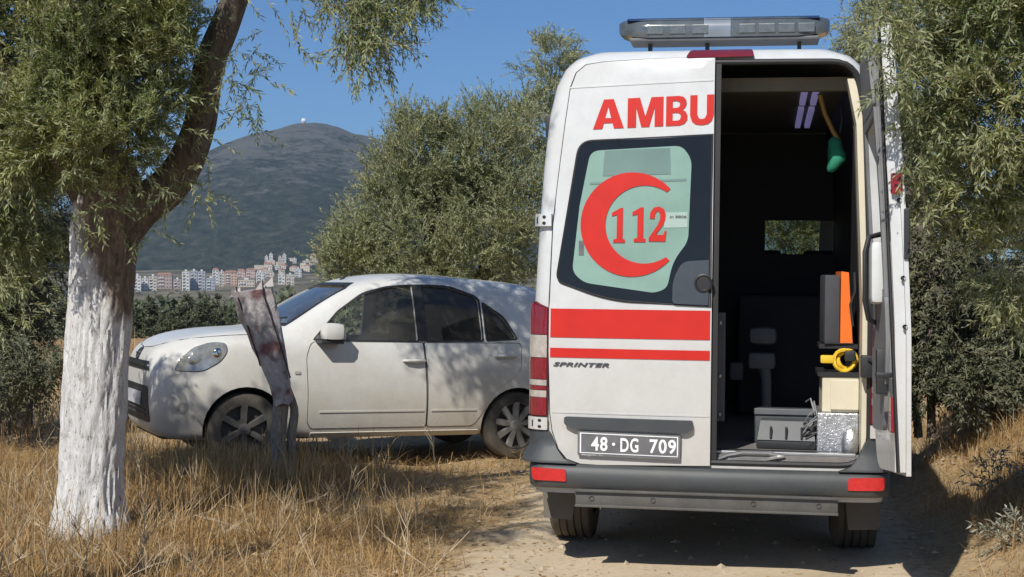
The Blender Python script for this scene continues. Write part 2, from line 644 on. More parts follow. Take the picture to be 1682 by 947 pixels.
def np_mesh(name, co, fc, mat, smooth=False, parent=None, mi=None):
    me = bpy.data.meshes.new(name)
    k = fc.shape[1]
    me.vertices.add(len(co)); me.loops.add(fc.size); me.polygons.add(len(fc))
    me.vertices.foreach_set("co", np.ascontiguousarray(co, np.float32).ravel())
    me.loops.foreach_set("vertex_index", np.ascontiguousarray(fc, np.int32).ravel())
    me.polygons.foreach_set("loop_start", np.arange(0, fc.size, k, dtype=np.int32))
    me.polygons.foreach_set("use_smooth", np.full(len(fc), smooth, bool))
    o = link(name, me, mat, parent)
    if mi is not None:
        me.polygons.foreach_set("material_index", np.ascontiguousarray(mi, np.int32))
    me.update(calc_edges=True)
    return o


def far_axis(lo, hi, step, reach):
    a = list(np.arange(lo, hi + 1e-6, step))
    s, p = step, hi
    while p < reach:
        s *= 1.22; p += s; a.append(p)
    s, p, b = step, lo, []
    while p > -reach:
        s *= 1.22; p -= s; b.append(p)
    return np.array(b[::-1] + a)


def ground_material():
    m, nt, out = new_mat("dry_soil_and_litter")
    b = nd(nt, "ShaderNodeBsdfPrincipled", i_Roughness=0.95)
    b.inputs["Specular IOR Level"].default_value = 0.15
    g = nd(nt, "ShaderNodeNewGeometry")
    P = g.outputs["Position"]
    sx = nd(nt, "ShaderNodeSeparateXYZ"); nt.links.new(P, sx.inputs[0])
    n1 = noise_tex(nt, P, 1.1, 8, 0.65)
    n2 = noise_tex(nt, P, 14, 8, 0.7)
    n3 = noise_tex(nt, P, 60, 4, 0.7)
    soil = ramp(nt, n1, [(0.3, (0.26, 0.19, 0.12)), (0.55, (0.40, 0.30, 0.19)), (0.75, (0.46, 0.35, 0.23))]).outputs[0]
    lit = ramp(nt, n2, [(0.32, (0.24, 0.155, 0.075)), (0.5, (0.50, 0.36, 0.18)), (0.7, (0.62, 0.48, 0.28))]).outputs[0]
    f = ramp(nt, n3, [(0.40, (0, 0, 0)), (0.62, (1, 1, 1))]).outputs[0]
    near = mixc(nt, f, soil, lit)
    nf = noise_tex(nt, P, 0.02, 8, 0.7)
    nf2 = noise_tex(nt, P, 0.35, 5, 0.7)
    fld = ramp(nt, nf2, [(0.3, (0.30, 0.17, 0.075)), (0.7, (0.42, 0.27, 0.13))]).outputs[0]
    scrub = ramp(nt, nf, [(0.35, (0.05, 0.06, 0.03)), (0.5, (0.14, 0.12, 0.07)), (0.65, (0.30, 0.25, 0.17))]).outputs[0]
    y1 = nd(nt, "ShaderNodeMapRange"); y1.inputs[1].default_value, y1.inputs[2].default_value = 20, 28
    nt.links.new(sx.outputs[1], y1.inputs[0])
    y2 = nd(nt, "ShaderNodeMapRange"); y2.inputs[1].default_value, y2.inputs[2].default_value = 85, 150
    nt.links.new(sx.outputs[1], y2.inputs[0])
    c = mixc(nt, y1.outputs[0], near, fld)
    c = mixc(nt, y2.outputs[0], c, scrub)
    nt.links.new(c, b.inputs["Base Color"])
    bp = nd(nt, "ShaderNodeBump"); bp.inputs["Strength"].default_value = 0.7; bp.inputs["Distance"].default_value = 0.03
    nt.links.new(n2, bp.inputs["Height"])
    nt.links.new(bp.outputs[0], b.inputs["Normal"])
    nt.links.new(b.outputs[0], out.inputs[0])
    return m


def track_material():
    m, nt, out = new_mat("pale_dusty_track")
    b = nd(nt, "ShaderNodeBsdfPrincipled", i_Roughness=0.95)
    b.inputs["Specular IOR Level"].default_value = 0.12
    g = nd(nt, "ShaderNodeNewGeometry")
    P = g.outputs["Position"]
    n1 = noise_tex(nt, P, 1.6, 9, 0.6)
    n2 = noise_tex(nt, P, 26, 8, 0.75)
    n3 = noise_tex(nt, P, 130, 3, 0.6)
    c = ramp(nt, n1, [(0.3, (0.51, 0.41, 0.275)), (0.55, (0.60, 0.49, 0.34)), (0.75, (0.64, 0.53, 0.385))]).outputs[0]
    d = ramp(nt, n2, [(0.30, (0.55, 0.5, 0.45)), (0.48, (1, 1, 1)), (0.75, (1.08, 1.06, 1.04))]).outputs[0]
    c = mixc(nt, 0.7, c, d, 'MULTIPLY')
    at_ = nd(nt, "ShaderNodeAttribute", attribute_name="edge")
    ne = nd(nt, "ShaderNodeMath", operation='MULTIPLY_ADD')
    ne.inputs[1].default_value = 1.1
    nt.links.new(noise_tex(nt, P, 7, 6, 0.7), ne.inputs[0])
    nt.links.new(at_.outputs["Fac"], ne.inputs[2])
    fe = nd(nt, "ShaderNodeMapRange")
    fe.inputs[1].default_value, fe.inputs[2].default_value = 0.55, 1.05
    nt.links.new(ne.outputs[0], fe.inputs[0])
    soil = ramp(nt, noise_tex(nt, P, 14, 8, 0.7), [(0.32, (0.24, 0.165, 0.09)), (0.5, (0.42, 0.31, 0.18)), (0.7, (0.55, 0.44, 0.27))]).outputs[0]
    c = mixc(nt, fe.outputs[0], soil, c)
    nt.links.new(c, b.inputs["Base Color"])
    ad = nd(nt, "ShaderNodeMath", operation='MULTIPLY_ADD')
    nt.links.new(n3, ad.inputs[0]); ad.inputs[1].default_value = 0.35; nt.links.new(n2, ad.inputs[2])
    bp = nd(nt, "ShaderNodeBump"); bp.inputs["Strength"].default_value = 0.45; bp.inputs["Distance"].default_value = 0.02
    nt.links.new(ad.outputs[0], bp.inputs["Height"])
    nt.links.new(bp.outputs[0], b.inputs["Normal"])
    nt.links.new(b.outputs[0], out.inputs[0])
    return m


GXS, GYS = far_axis(-7, 8, 0.12, 6500), far_axis(2, 20, 0.12, 6500)
ground = tag(grid_mesh("ground", GXS, GYS, ground_h, ground_material()), kind='structure')


def build_track():
    ys = np.arange(-6, 30, 0.10)
    us = np.linspace(-1, 1, 34)
    Y = np.repeat(ys[:, None], len(us), 1)
    wl = 1.45 + 0.45 * (fbm(ys * 0.8, ys * 0 + 3, 4) - 0.5) + 0.25 * (fbm(ys * 4, ys * 0 + 9, 2) - 0.5)
    wr = 1.30 + 0.3 * (fbm(ys * 0.9, ys * 0 + 40, 4) - 0.5)
    U = np.repeat(us[None], len(ys), 0)
    X = track_c(Y) + np.where(U < 0, U * wl[:, None], U * wr[:, None])
    edge = np.clip((1 - np.abs(U)) * 8, 0, 1)
    Z = ground_h(X, Y) + 0.005 + 0.014 * edge
    # interpolation of the ground grid can lie above the exact height: ruts stay a little proud
    co = np.stack([X, Y, Z], -1).reshape(-1, 3)
    n = len(us)
    i = np.arange((n - 1) * (len(ys) - 1)); r, c = i // (n - 1), i % (n - 1); a = r * n + c
    o = np_mesh("dirt_track", co, np.stack([a, a + 1, a + n + 1, a + n], 1), track_material(), True)
    at = o.data.attributes.new("edge", 'FLOAT', 'POINT')
    at.data.foreach_set("value", (np.clip((1 - np.abs(U)) * 2.6, 0, 1)).astype(np.float32).ravel())
    tag(o, kind='structure')


build_track()

# ---------------------------------------------------------------- mountain


def mountain_h(X, Y):
    px, py = -466, 3600
    dx, dy = X - px, (Y - py) * 0.42
    d = np.sqrt(dx * dx + dy * dy)
    side = np.where(dx < 0, 1.10, 0.95)
    prof = np.interp(d * side, [0, 60, 165, 259, 410, 600, 800, 1100, 1500, 2200], [0, 6, 50, 96, 178, 268, 330, 368, 390, 430])
    z = 367 - prof
    n = fbm(X / 260 + 3, Y / 320 + 8, 6) - 0.5
    rid = np.abs(fbm(X / 150 + 30, Y / 420 + 8, 5) - 0.5)
    k = sstep(20, 220, d)
    z = z + n * 60 * k * (1 - sstep(500, 1700, d)) - rid * 50 * k * (1 - sstep(400, 1500, d))
    return z * 1.0 - 110 * (1 - sstep(1900, 2750, Y)) - 200 * sstep(2000, 3000, np.abs(dx)) - 300 * sstep(4800, 5600, Y)


def mountain_material():
    m, nt, out = new_mat("mountain_scrub_and_rock")
    b = nd(nt, "ShaderNodeBsdfPrincipled", i_Roughness=1.0)
    b.inputs["Specular IOR Level"].default_value = 0.0
    g = nd(nt, "ShaderNodeNewGeometry")
    P = g.outputs["Position"]
    n1 = noise_tex(nt, P, 0.016, 10, 0.78, 0.5)
    n2 = noise_tex(nt, P, 0.05, 8, 0.85)
    n4 = noise_tex(nt, P, 0.0045, 4, 0.6)
    scr = ramp(nt, n2, [(0.36, (0.008, 0.014, 0.008)), (0.50, (0.034, 0.044, 0.024)), (0.64, (0.10, 0.10, 0.07))]).outputs[0]
    sx = nd(nt, "ShaderNodeSeparateXYZ"); nt.links.new(P, sx.inputs[0])
    mr = nd(nt, "ShaderNodeMapRange")
    mr.inputs[1].default_value, mr.inputs[2].default_value = 60, 340
    mr.inputs[3].default_value, mr.inputs[4].default_value = -0.12, 0.16
    nt.links.new(sx.outputs[2], mr.inputs[0])
    a1 = nd(nt, "ShaderNodeMath", operation='ADD'); nt.links.new(n1, a1.inputs[0]); nt.links.new(mr.outputs[0], a1.inputs[1])
    a2 = nd(nt, "ShaderNodeMath", operation='MULTIPLY_ADD'); nt.links.new(n4, a2.inputs[0]); a2.inputs[1].default_value = 0.25; nt.links.new(a1.outputs[0], a2.inputs[2])
    nsp = noise_tex(nt, P, 0.055, 5, 0.7)
    a3 = nd(nt, "ShaderNodeMath", operation='MULTIPLY_ADD'); nt.links.new(nsp, a3.inputs[0]); a3.inputs[1].default_value = 0.55; nt.links.new(a2.outputs[0], a3.inputs[2])
    f = ramp(nt, a3.outputs[0], [(0.93, (0, 0, 0)), (1.03, (0.9, 0.9, 0.9))]).outputs[0]
    c = mixc(nt, f, scr, (0.13, 0.13, 0.11))
    nt.links.new(c, b.inputs["Base Color"])
    bp = nd(nt, "ShaderNodeBump"); bp.inputs["Strength"].default_value = 0.8; bp.inputs["Distance"].default_value = 8
    nt.links.new(n2, bp.inputs["Height"])
    nt.links.new(bp.outputs[0], b.inputs["Normal"])
    nt.links.new(b.outputs[0], out.inputs[0])
    return m


tag(grid_mesh("mountain", np.arange(-3000, 2200, 22), np.arange(1900, 5600, 26), mountain_h, mountain_material()), kind='structure')

FPX, YH, HC = 2500.0, 460.0, 1.6


def at(u, v, d):
    """the point d metres ahead of the viewpoint on the sight line through a photo pixel"""
    return Vector(((u - 841) / FPX * d, d, HC - (v - YH) / FPX * d))


# ================================================================ AMBULANCE
amb = thing("ambulance", "white ambulance van with red stripes, one rear door shut and one swung open", "ambulance", (1.04, 8.23, 0.0), (0, 0, 0))
amb.matrix_world = Matrix.Translation((1.04, 8.23, 0)) @ Matrix.Rotation(R(-9.5), 4, 'Z') @ Matrix.Rotation(R(0.6), 4, 'Y')
AMB_M = amb.matrix_world.copy()
VZ = [0.42, 0.60, 1.40, 1.93, 2.28, 2.52, 2.68, 2.77, 2.83, 2.87, 2.89, 2.90]
VW = [0.945, 0.965, 0.965, 0.942, 0.920, 0.895, 0.86, 0.815, 0.755, 0.66, 0.47, 0.2]
FR = 0.10


def vlean(z):
    t = max(0.0, z - 1.25)
    r = 0.03 * t + 0.022 * t * t
    return r + float(np.interp(z, [2.80, 2.84, 2.87, 2.89, 2.90], [0, 0.03, 0.08, 0.22, 0.5]))


def vsurf(x, z):
    return vlean(z) + 0.05 * (x / 0.95) ** 2


def T(s, z, off=0.0):
    w = float(np.interp(z, VZ, VW))
    r = min(FR, w * 0.4)
    fl = w - r
    a = abs(s); sg = 1 if s >= 0 else -1
    if a <= fl:
        x, y = a, vsurf(a, z)
        k = 2 * 0.05 * a / 0.9025
        L = math.hypot(k, 1)
        nx, ny = k / L, -1 / L
    else:
        yf = vsurf(fl, z)
        th = (a - fl) / r
        if th < PI / 2:
            x, y = fl + r * math.sin(th), yf + r - r * math.cos(th)
            nx, ny = math.sin(th), -math.cos(th)
        else:
            x, y = w, yf + r + (th - PI / 2) * r
            nx, ny = 1, 0
    return (sg * (x + nx * off), y + ny * off, z)


def vfront(z):
    return float(np.interp(z, [0.42, 0.6, 0.9, 1.1, 1.25, 1.4, 1.9, 2.28, 2.5, 2.68, 2.77, 2.83, 2.87, 2.89, 2.90],
                           [5.75, 5.86, 5.86, 5.74, 5.45, 5.15, 4.65, 4.25, 3.98, 3.72, 3.55, 3.35, 3.15, 2.9, 2.3]))


def van_body():
    zs = [0.42, 0.48, 0.60, 0.8, 1.0, 1.2, 1.32, 1.4, 1.6, 1.8, 1.93, 2.1, 2.28, 2.4, 2.52, 2.62, 2.68, 2.73, 2.77, 2.80, 2.83, 2.855, 2.87, 2.882, 2.89, 2.897, 2.90]
    rings = []
    for z in zs:
        w = float(np.interp(z, VZ, VW)); r = min(FR, w * 0.4)
        fl = w - r
        ss = [-(fl + r * PI / 2 * k / 5) for k in range(5, 0, -1)] + list(np.linspace(-fl, fl, 13)) + [fl + r * PI / 2 * k / 5 for k in range(1, 6)]
        ring = [Vector(T(s, z)) for s in ss]
        y1 = vfront(z); rf = min(0.35, w * 0.5)
        ya = ring[-1].y
        side = [ya + (y1 - rf - ya) * t for t in (0.1, 0.2, 0.35, 0.5, 0.65, 0.8, 0.9)]
        ring += [Vector((w, y, z)) for y in side]
        for k in range(6):
            th = PI / 2 * k / 5
            ring.append(Vector((w - rf + rf * math.cos(th), y1 - rf + rf * math.sin(th), z)))
        for t in (0.33, 0.66):
            ring.append(Vector(((w - rf) * (1 - 2 * t), y1 + 0.0, z)))
        for k in range(5, -1, -1):
            th = PI / 2 * k / 5
            ring.append(Vector((-(w - rf + rf * math.cos(th)), y1 - rf + rf * math.sin(th), z)))
        ring += [Vector((-w, y, z)) for y in side[::-1]]
        rings.append(ring)
    m = MB()
    n = len(rings[0])
    m.add([v for r in rings for v in r],
          [(i * n + k, i * n + (k + 1) % n, (i + 1) * n + (k + 1) % n, (i + 1) * n + k) for i in range(len(rings) - 1) for k in range(n)]
          + [tuple(range(n - 1, -1, -1)), tuple((len(rings) - 1) * n + k for k in range(n))])
    o = m.build("body", WHITE, amb)
    o.parent = None
    cuts = []
    OPEN = round_poly([(-0.82, 0.605), (0.88, 0.605), (0.88, 1.5), (0.848, 2.50), (0.795, 2.80), (-0.72, 2.80), (-0.775, 2.50), (-0.84, 1.5)],
                      [0.16, 0.16, 0, 0, 0.16, 0.16, 0, 0], 6)
    c = MB().prism(OPEN, lambda u, v: Vector((u, -0.4, v)), lambda u, v: Vector((u, 0.62 + 0.15 * (v > 2), v)))
    cuts.append(c)
    cuts.append(MB().box(-0.74, 0.74, 3.7, 6.2, 1.42, 2.30))
    cuts.append(MB().prism([(3.7, 1.42), (4.75, 1.42), (4.25, 2.10), (3.7, 2.10)], lambda u, v: Vector((-1.2, u, v)), lambda u, v: Vector((1.2, u, v))))
    for ya in (1.12, 4.80):
        for s in (-1, 1):
            cuts.append(MB().lathe([(-0.25, 0.001), (-0.25, 0.42), (0.25, 0.42), (0.25, 0.001)], Matrix.Translation((s * 0.95, ya, 0.38)), 28))
    boolean(o, cuts, 0.035)
    o.parent = amb
    o.matrix_parent_inverse.identity()
    return OPEN


OPEN = van_body()

# --- seal, liner, floor, ceiling, bulkhead
m = MB()
per = []
for i, p in enumerate(OPEN):
    q = OPEN[(i + 1) % len(OPEN)]
    L = math.hypot(q[0] - p[0], q[1] - p[1])
    for k in range(max(1, int(L / 0.12))):
        t = k / max(1, int(L / 0.12))
        per.append((p[0] + (q[0] - p[0]) * t, p[1] + (q[1] - p[1]) * t))
m.tube([Vector(T(a * 0.985, 1.72 + (b - 1.72) * 0.992, -0.008)) for a, b in per], 0.017, 8, closed=True)
m.build("door_seal", RUBBER, amb, 40)


def liner(side, y0off, y1, mat, name):
    prof_in = [(0.825, 0.66), (0.825, 1.45), (0.785, 2.45), (0.735, 2.70)]
    prof_out = [(0.874, 0.66), (0.874, 1.45), (0.84, 2.45), (0.79, 2.70)]
    m = MB()
    vs, fs = [], []
    for (xi, z), (xo, _) in zip(prof_in, prof_out):
        ya = vsurf(0.85, z) + y0off
        for x in (xi, xo):
            for y in (ya, y1):
                vs.append((side * x, y, z))
    for i in range(3):
        a, b = i * 4, i * 4 + 4
        fs += [(a, a + 1, b + 1, b), (a + 2, b + 2, b + 3, a + 3), (a, b, b + 2, a + 2), (a + 1, a + 3, b + 3, b + 1)]
    fs += [(0, 2, 3, 1), (12, 13, 15, 14)]
    m.add(vs, fs).build(name, mat, amb)


liner(1, 0.02, 0.30, CREAM, "door_pillar_trim")
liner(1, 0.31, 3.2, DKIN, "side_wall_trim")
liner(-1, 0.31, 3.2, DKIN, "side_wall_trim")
MB().box(-0.858, 0.858, 0.045, 5.0, 0.612, 0.655).build("load_floor", DKFLOOR, amb)
MB().box(-0.80, 0.80, 0.085, 0.13, 0.6555, 0.672, bev=0.004).build("sill_strip", ALU, amb)
MB().box(-0.80, 0.80, 0.16, 0.24, 0.6555, 0.667, bev=0.004).build("sill_strip", BLACK, amb)
# recessed step pull in the sill
mm = MB()
mm.tube([(0.05, 0.045, 0.625), (0.12, 0.04, 0.655), (0.20, 0.035, 0.672), (0.34, 0.035, 0.672), (0.42, 0.04, 0.655), (0.30, 0.03, 0.632), (0.12, 0.03, 0.628)], 0.011, 6)
mm.build("step_pull", ALU, amb, 40)
MB().box(-0.78, 0.78, 0.36, 3.2, 2.70, 2.73).build("ceiling_lining", pmat("ceiling_lining_shaded", (0.11, 0.10, 0.08), 0.6, var=0.1), amb)  # lining colour darkened for the unlit interior
MB().box(-0.78, 0.78, 0.34, 0.40, 2.66, 2.735).build("header_trim", pmat("header_trim_shaded", (0.16, 0.14, 0.10), 0.6), amb)  # cream header painted dim, as in the roof edge's shade
# bulkhead with an opening
m = MB()
for bx in ((-0.80, 0.10, 0.66, 2.69), (0.80, 0.83, 0.66, 2.3), (0.10, 0.80, 0.66, 1.80), (0.10, 0.80, 2.05, 2.69), (0.10, 0.30, 1.80, 2.05)):
    m.box(bx[0], bx[1], 3.205, 3.245, bx[2], bx[3])
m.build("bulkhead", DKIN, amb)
for zz in ((0.30, 1.5),):
    pass
for (ya, yb) in ((0.55, 1.20), (1.45, 2.60)):
    mm = MB()
    mm.box(0.50, 0.535, ya, yb, 2.675, 2.698)
    mm.box(0.565, 0.60, ya, yb, 2.675, 2.698)
    mm.build("ceiling_lamp", LAVEN, amb)
# cab: seats, windscreen, side panes
for cx in (0.30, 0.72, -0.55):
    s = MB()
    s.box(cx - 0.21, cx + 0.21, 3.75, 3.9, 0.95, 1.62, bev=0.05)
    s.box(cx - 0.21, cx + 0.21, 3.85, 4.35, 0.85, 1.0, bev=0.05)
    so_ = s.build("cab_seat", SEATM, amb, 40)
    hh = MB().box(cx - 0.13, cx + 0.13, 3.77, 3.87, 1.66, 1.84, bev=0.04)
    hh.build("headrest", SEATM, so_, 40)
MB().box(-0.85, 0.85, 4.75, 5.2, 0.9, 1.38, bev=0.03).build("dashboard", DKIN, amb)


def FRONT(u, v, off=0.0):
    return (u, vfront(v) + off - 0.0, v)


MB().patch([(-0.76, 1.40), (0.78, 1.40), (0.77, 2.32), (-0.77, 2.32)], 0.1, FRONT, -0.03).build("windscreen", VGLASS, amb)
for s in (-1, 1):
    MB().add([(s * 0.93, 3.68, 1.40), (s * 0.93, 4.78, 1.40), (s * 0.912, 4.28, 2.11), (s * 0.912, 3.68, 2.11)], [(0, 1, 2, 3)]).build("side_window", VGLASS, amb)

# --- rear doors
MB().patch([(0.030, 0.63), (0.058, 0.63), (0.060, 2.79), (0.032, 2.79)], 0.08, T, 0.004, 0.05).build("centre_seal", RUBBER, amb, 40)
m = MB().tube([(0.60, 0.50, 2.66), (0.63, 0.55, 2.56), (0.68, 0.60, 2.46), (0.72, 0.62, 2.40), (0.735, 0.64, 2.30)], 0.014, 8)
m.build("grab_rail", pmat("ochre_rail", (0.30, 0.19, 0.05), 0.5), amb, 40)
DOORL = [(0.025, 0.60), (-0.58, 0.585), (-0.68, 0.588), (-0.755, 0.612), (-0.80, 0.665), (-0.835, 0.76), (-0.85, 0.86), (-0.862, 1.2), (-0.862, 1.47), (-0.848, 1.9),
         (-0.825, 2.14), (-0.79, 2.46), (-0.765, 2.66), (-0.735, 2.74), (-0.68, 2.785), (-0.58, 2.80), (-0.3, 2.812), (0.025, 2.815)]
ld = MB().patch(DOORL, 0.06, T, 0.028, 0.075).build("rear_door", WHITE, amb, 30)
ld["label"] = "closed rear door with lettering and number plate"
# dark gap line behind the door edge
MB().patch([(a * 1.009 - 0.002, 1.7 + (b - 1.7) * 1.006) for a, b in DOORL], 0.06, T, 0.006, 0.003).build("door_gap", RUBBER, amb)
# pressed crease above the handle strip
MB().patch([(-0.84, 0.862), (0.02, 0.862), (0.02, 0.870), (-0.84, 0.870)], 0.08, T, 0.031, 0.004).build("crease", WHITE, ld)
MB().patch([(-0.77, 2.655), (0.02, 2.685), (0.02, 2.692), (-0.77, 2.662)], 0.08, T, 0.031, 0.004).build("crease", WHITE, ld)
WIN = round_poly([(-0.705, 2.352), (0.012, 2.385), (0.012, 1.462), (-0.53, 1.49), (-0.80, 1.585), (-0.815, 1.62)], [0.07, 0.0, 0.0, 0.15, 0.05, 0.03], 6)
MB().patch(WIN, 0.06, T, 0.034, 0.012).build("window", BLACKG, ld, 40)
wd = ld.children[-1]
MB().tube([Vector(T(-0.40 + (p[0] + 0.40) * 1.012, 1.9 + (p[1] - 1.9) * 1.012, 0.030)) for p in WIN], 0.007, 6, closed=True).build("window_seal", RUBBER, wd, 40)
FILMP = round_poly([(-0.645, 2.305), (-0.145, 2.33), (-0.092, 2.255), (-0.105, 1.81), (-0.185, 1.70), (-0.215, 1.555), (-0.28, 1.528), (-0.67, 1.58), (-0.735, 1.64), (-0.70, 2.0)],
                   [0.05, 0.04, 0.04, 0.04, 0.06, 0.04, 0.05, 0.04, 0.04, 0], 5)
MB().patch(FILMP, 0.06, T, 0.0375, 0.004).build("film", FILM, wd, 40)
MB().patch([(-0.565, 2.305), (-0.21, 2.318), (-0.205, 2.175), (-0.575, 2.165)], 0.06, T, 0.040, 0.003).build("film_patch", FILMD, wd)
MB().patch([(-0.645, 2.13), (-0.12, 2.15), (-0.12, 2.138), (-0.645, 2.118)], 0.06, T, 0.040, 0.003).build("film_seam", FILMD, wd)
MB().patch([(-0.235, 1.965), (-0.11, 1.968), (-0.11, 1.885), (-0.235, 1.882)], 0.06, T, 0.040, 0.003).build("sticker", FILML, wd)
MB().patch([(-0.70, 1.73), (-0.672, 1.73), (-0.672, 1.81), (-0.70, 1.81)], 0.06, T, 0.040, 0.003).build("sticker", PLATEB, wd)
tv, tf = text2d("in 8806", -0.205, -0.115, 1.935, 1.95, 0.02)
MB().flat(tv, tf, 0, T, 0.0425).build("sticker_lettering", PLATEB, wd)
# crescent and number
cres = []
co_, ro_ = (-0.41, 1.90), 0.285
ci_, ri_ = (-0.342, 1.90), 0.213
a0 = math.atan2(0.178, 0.19)
for k in range(41):
    an = a0 + (2 * PI - 2 * a0) * k / 40
    cres.append((co_[0] + ro_ * math.cos(an) * 0.99, co_[1] + ro_ * math.sin(an)))
b0 = math.atan2(0.178, 0.12)
for k in range(41):
    an = (2 * PI - b0) - (2 * PI - 2 * b0) * k / 40
    cres.append((ci_[0] + ri_ * math.cos(an), ci_[1] + ri_ * math.sin(an)))
MB().patch(cres, 0.07, T, 0.0425, 0.003).build("crescent", RED, wd)


def glyphs(defs, x0, z0, sx, sz):
    vs, fs = [], []
    for poly in defs:
        o = len(vs)
        vs += [(x0 + p[0] * sx, z0 + p[1] * sz) for p in poly]
        fs.append(tuple(range(o, o + len(poly))))
    return vs, fs


ONE = [[(0.30, 0), (0.85, 0), (0.85, 0.09), (0.74, 0.12), (0.74, 1.0), (0.62, 1.0), (0.22, 0.86), (0.22, 0.76), (0.46, 0.80), (0.46, 0.12), (0.30, 0.09)]]
TWO = [[(0.0, 0), (0.92, 0), (0.98, 0.30), (0.88, 0.30), (0.80, 0.19), (0.38, 0.19), (0.72, 0.42), (0.90, 0.60), (0.93, 0.78), (0.82, 0.93), (0.55, 1.0), (0.28, 0.97),
        (0.08, 0.84), (0.04, 0.66), (0.30, 0.64), (0.34, 0.80), (0.48, 0.88), (0.62, 0.80), (0.62, 0.64), (0.48, 0.46), (0.0, 0.10)]]
for gi, (x0, g, wd_) in enumerate(((-0.545, ONE, 0.115), (-0.433, ONE, 0.115), (-0.318, TWO, 0.098))):
    v2, f2 = glyphs(g, x0, 1.80 + gi * 0.004, wd_, 0.19)
    MB().flat(v2, f2, 0.06, T, 0.0425, 0.003).build("digit", RED, wd)
# AMBU
LETT = {
    'A': [[(0.0, 0), (0.30, 0), (0.35, 0.19), (0.63, 0.19), (0.68, 0), (1.0, 0), (0.66, 1.0), (0.34, 1.0)]],
    'M': [[(0, 0), (0.24, 0), (0.24, 0.66), (0.39, 0), (0.61, 0), (0.76, 0.66), (0.76, 0), (1, 0), (1, 1), (0.66, 1), (0.5, 0.36), (0.34, 1), (0, 1)]],
    'U': [[(0, 1), (0, 0.32), (0.08, 0.12), (0.24, 0.01), (0.5, -0.02), (0.76, 0.01), (0.92, 0.12), (1, 0.32), (1, 1), (0.70, 1), (0.70, 0.34), (0.62, 0.21), (0.5, 0.18), (0.38, 0.21), (0.30, 0.34), (0.30, 1)]],
}
m = MB()


def letter_line(m, x0, z0, w, g, h, slope):
    v2, f2 = glyphs(g, x0, z0, w, h)
    v2 = [(x, z + slope * (x - x0)) for x, z in v2]
    MB().flat(v2, f2, 0.06, T, 0.032, 0.003).build("letter", RED, ld)


BASEZ = lambda x: 2.425 + (x + 0.62) * 0.035
letter_line(m, -0.635, BASEZ(-0.635), 0.170, LETT['A'], 0.163, 0.035)
letter_line(m, -0.445, BASEZ(-0.445), 0.195, LETT['M'], 0.163, 0.035)
bz = BASEZ(-0.235)
# B with its two counters, as outline strips
Bo = [(0, 0), (0.62, 0), (0.84, 0.05), (0.98, 0.18), (0.98, 0.34), (0.90, 0.46), (0.76, 0.53), (0.88, 0.60), (0.94, 0.72), (0.92, 0.85), (0.80, 0.96), (0.6, 1.0), (0, 1.0)]
Bl = [(0.30, 0.17), (0.30, 0.43), (0.55, 0.43), (0.66, 0.38), (0.68, 0.29), (0.64, 0.20), (0.54, 0.17)]
Bu = [(0.30, 0.60), (0.30, 0.83), (0.50, 0.83), (0.61, 0.79), (0.64, 0.71), (0.60, 0.63), (0.50, 0.60)]


def with_holes(outer, holes):
    bm = bmesh.new()
    es = []
    for lp in [outer] + holes:
        vs = [bm.verts.new((p[0], p[1], 0)) for p in lp]
        es += [bm.edges.new((vs[i], vs[(i + 1) % len(vs)])) for i in range(len(vs))]
    bmesh.ops.triangle_fill(bm, use_beauty=True, use_dissolve=False, edges=es)
    bm.verts.index_update()
    r = [(v.co.x, v.co.y) for v in bm.verts], [tuple(v.index for v in f.verts) for f in bm.faces]
    bm.free()
    return r


v2, f2 = with_holes(Bo, [Bl, Bu])
v2 = [(-0.235 + x * 0.118, bz + z * 0.163 + 0.035 * x * 0.118) for x, z in v2]
MB().flat(v2, f2, 0.06, T, 0.032, 0.003).build("letter", RED, ld)
letter_line(m, -0.105, BASEZ(-0.105), 0.128, LETT['U'], 0.163, 0.035)
# counter of the A in white
m = MB()
m.patch([(-0.635 + 0.17 * p[0], BASEZ(-0.55) + 0.163 * p[1]) for p in ((0.405, 0.36), (0.585, 0.36), (0.495, 0.72))], 0, T, 0.0335, 0.003)
m.build("lettering_counter", WHITE, ld)
# stripes
MB().patch([(-0.853, 1.278), (0.018, 1.278), (0.018, 1.436), (-0.853, 1.436)], 0.06, T, 0.032, 0.003).build("stripe", RED, ld)
MB().patch([(-0.853, 1.168), (0.018, 1.168), (0.018, 1.22), (-0.853, 1.22)], 0.06, T, 0.032, 0.003).build("stripe", RED, ld)
tv, tf = text2d("SPRINTER", -0.835, -0.525, 1.119, 1.142, 0.035, 0.3, space=1.15)
MB().flat(tv, tf, 0.08, T, 0.034, 0.004).build("badge_lettering", BADGE, ld)
# handle strip above the plate
MB().patch(round_poly([(-0.765, 0.845), (-0.068, 0.842), (-0.068, 0.795), (-0.10, 0.775), (-0.715, 0.780), (-0.765, 0.805)], 0.012, 3), 0.07, T, 0.062, 0.035).build("handle_strip", BUMP, ld, 40)
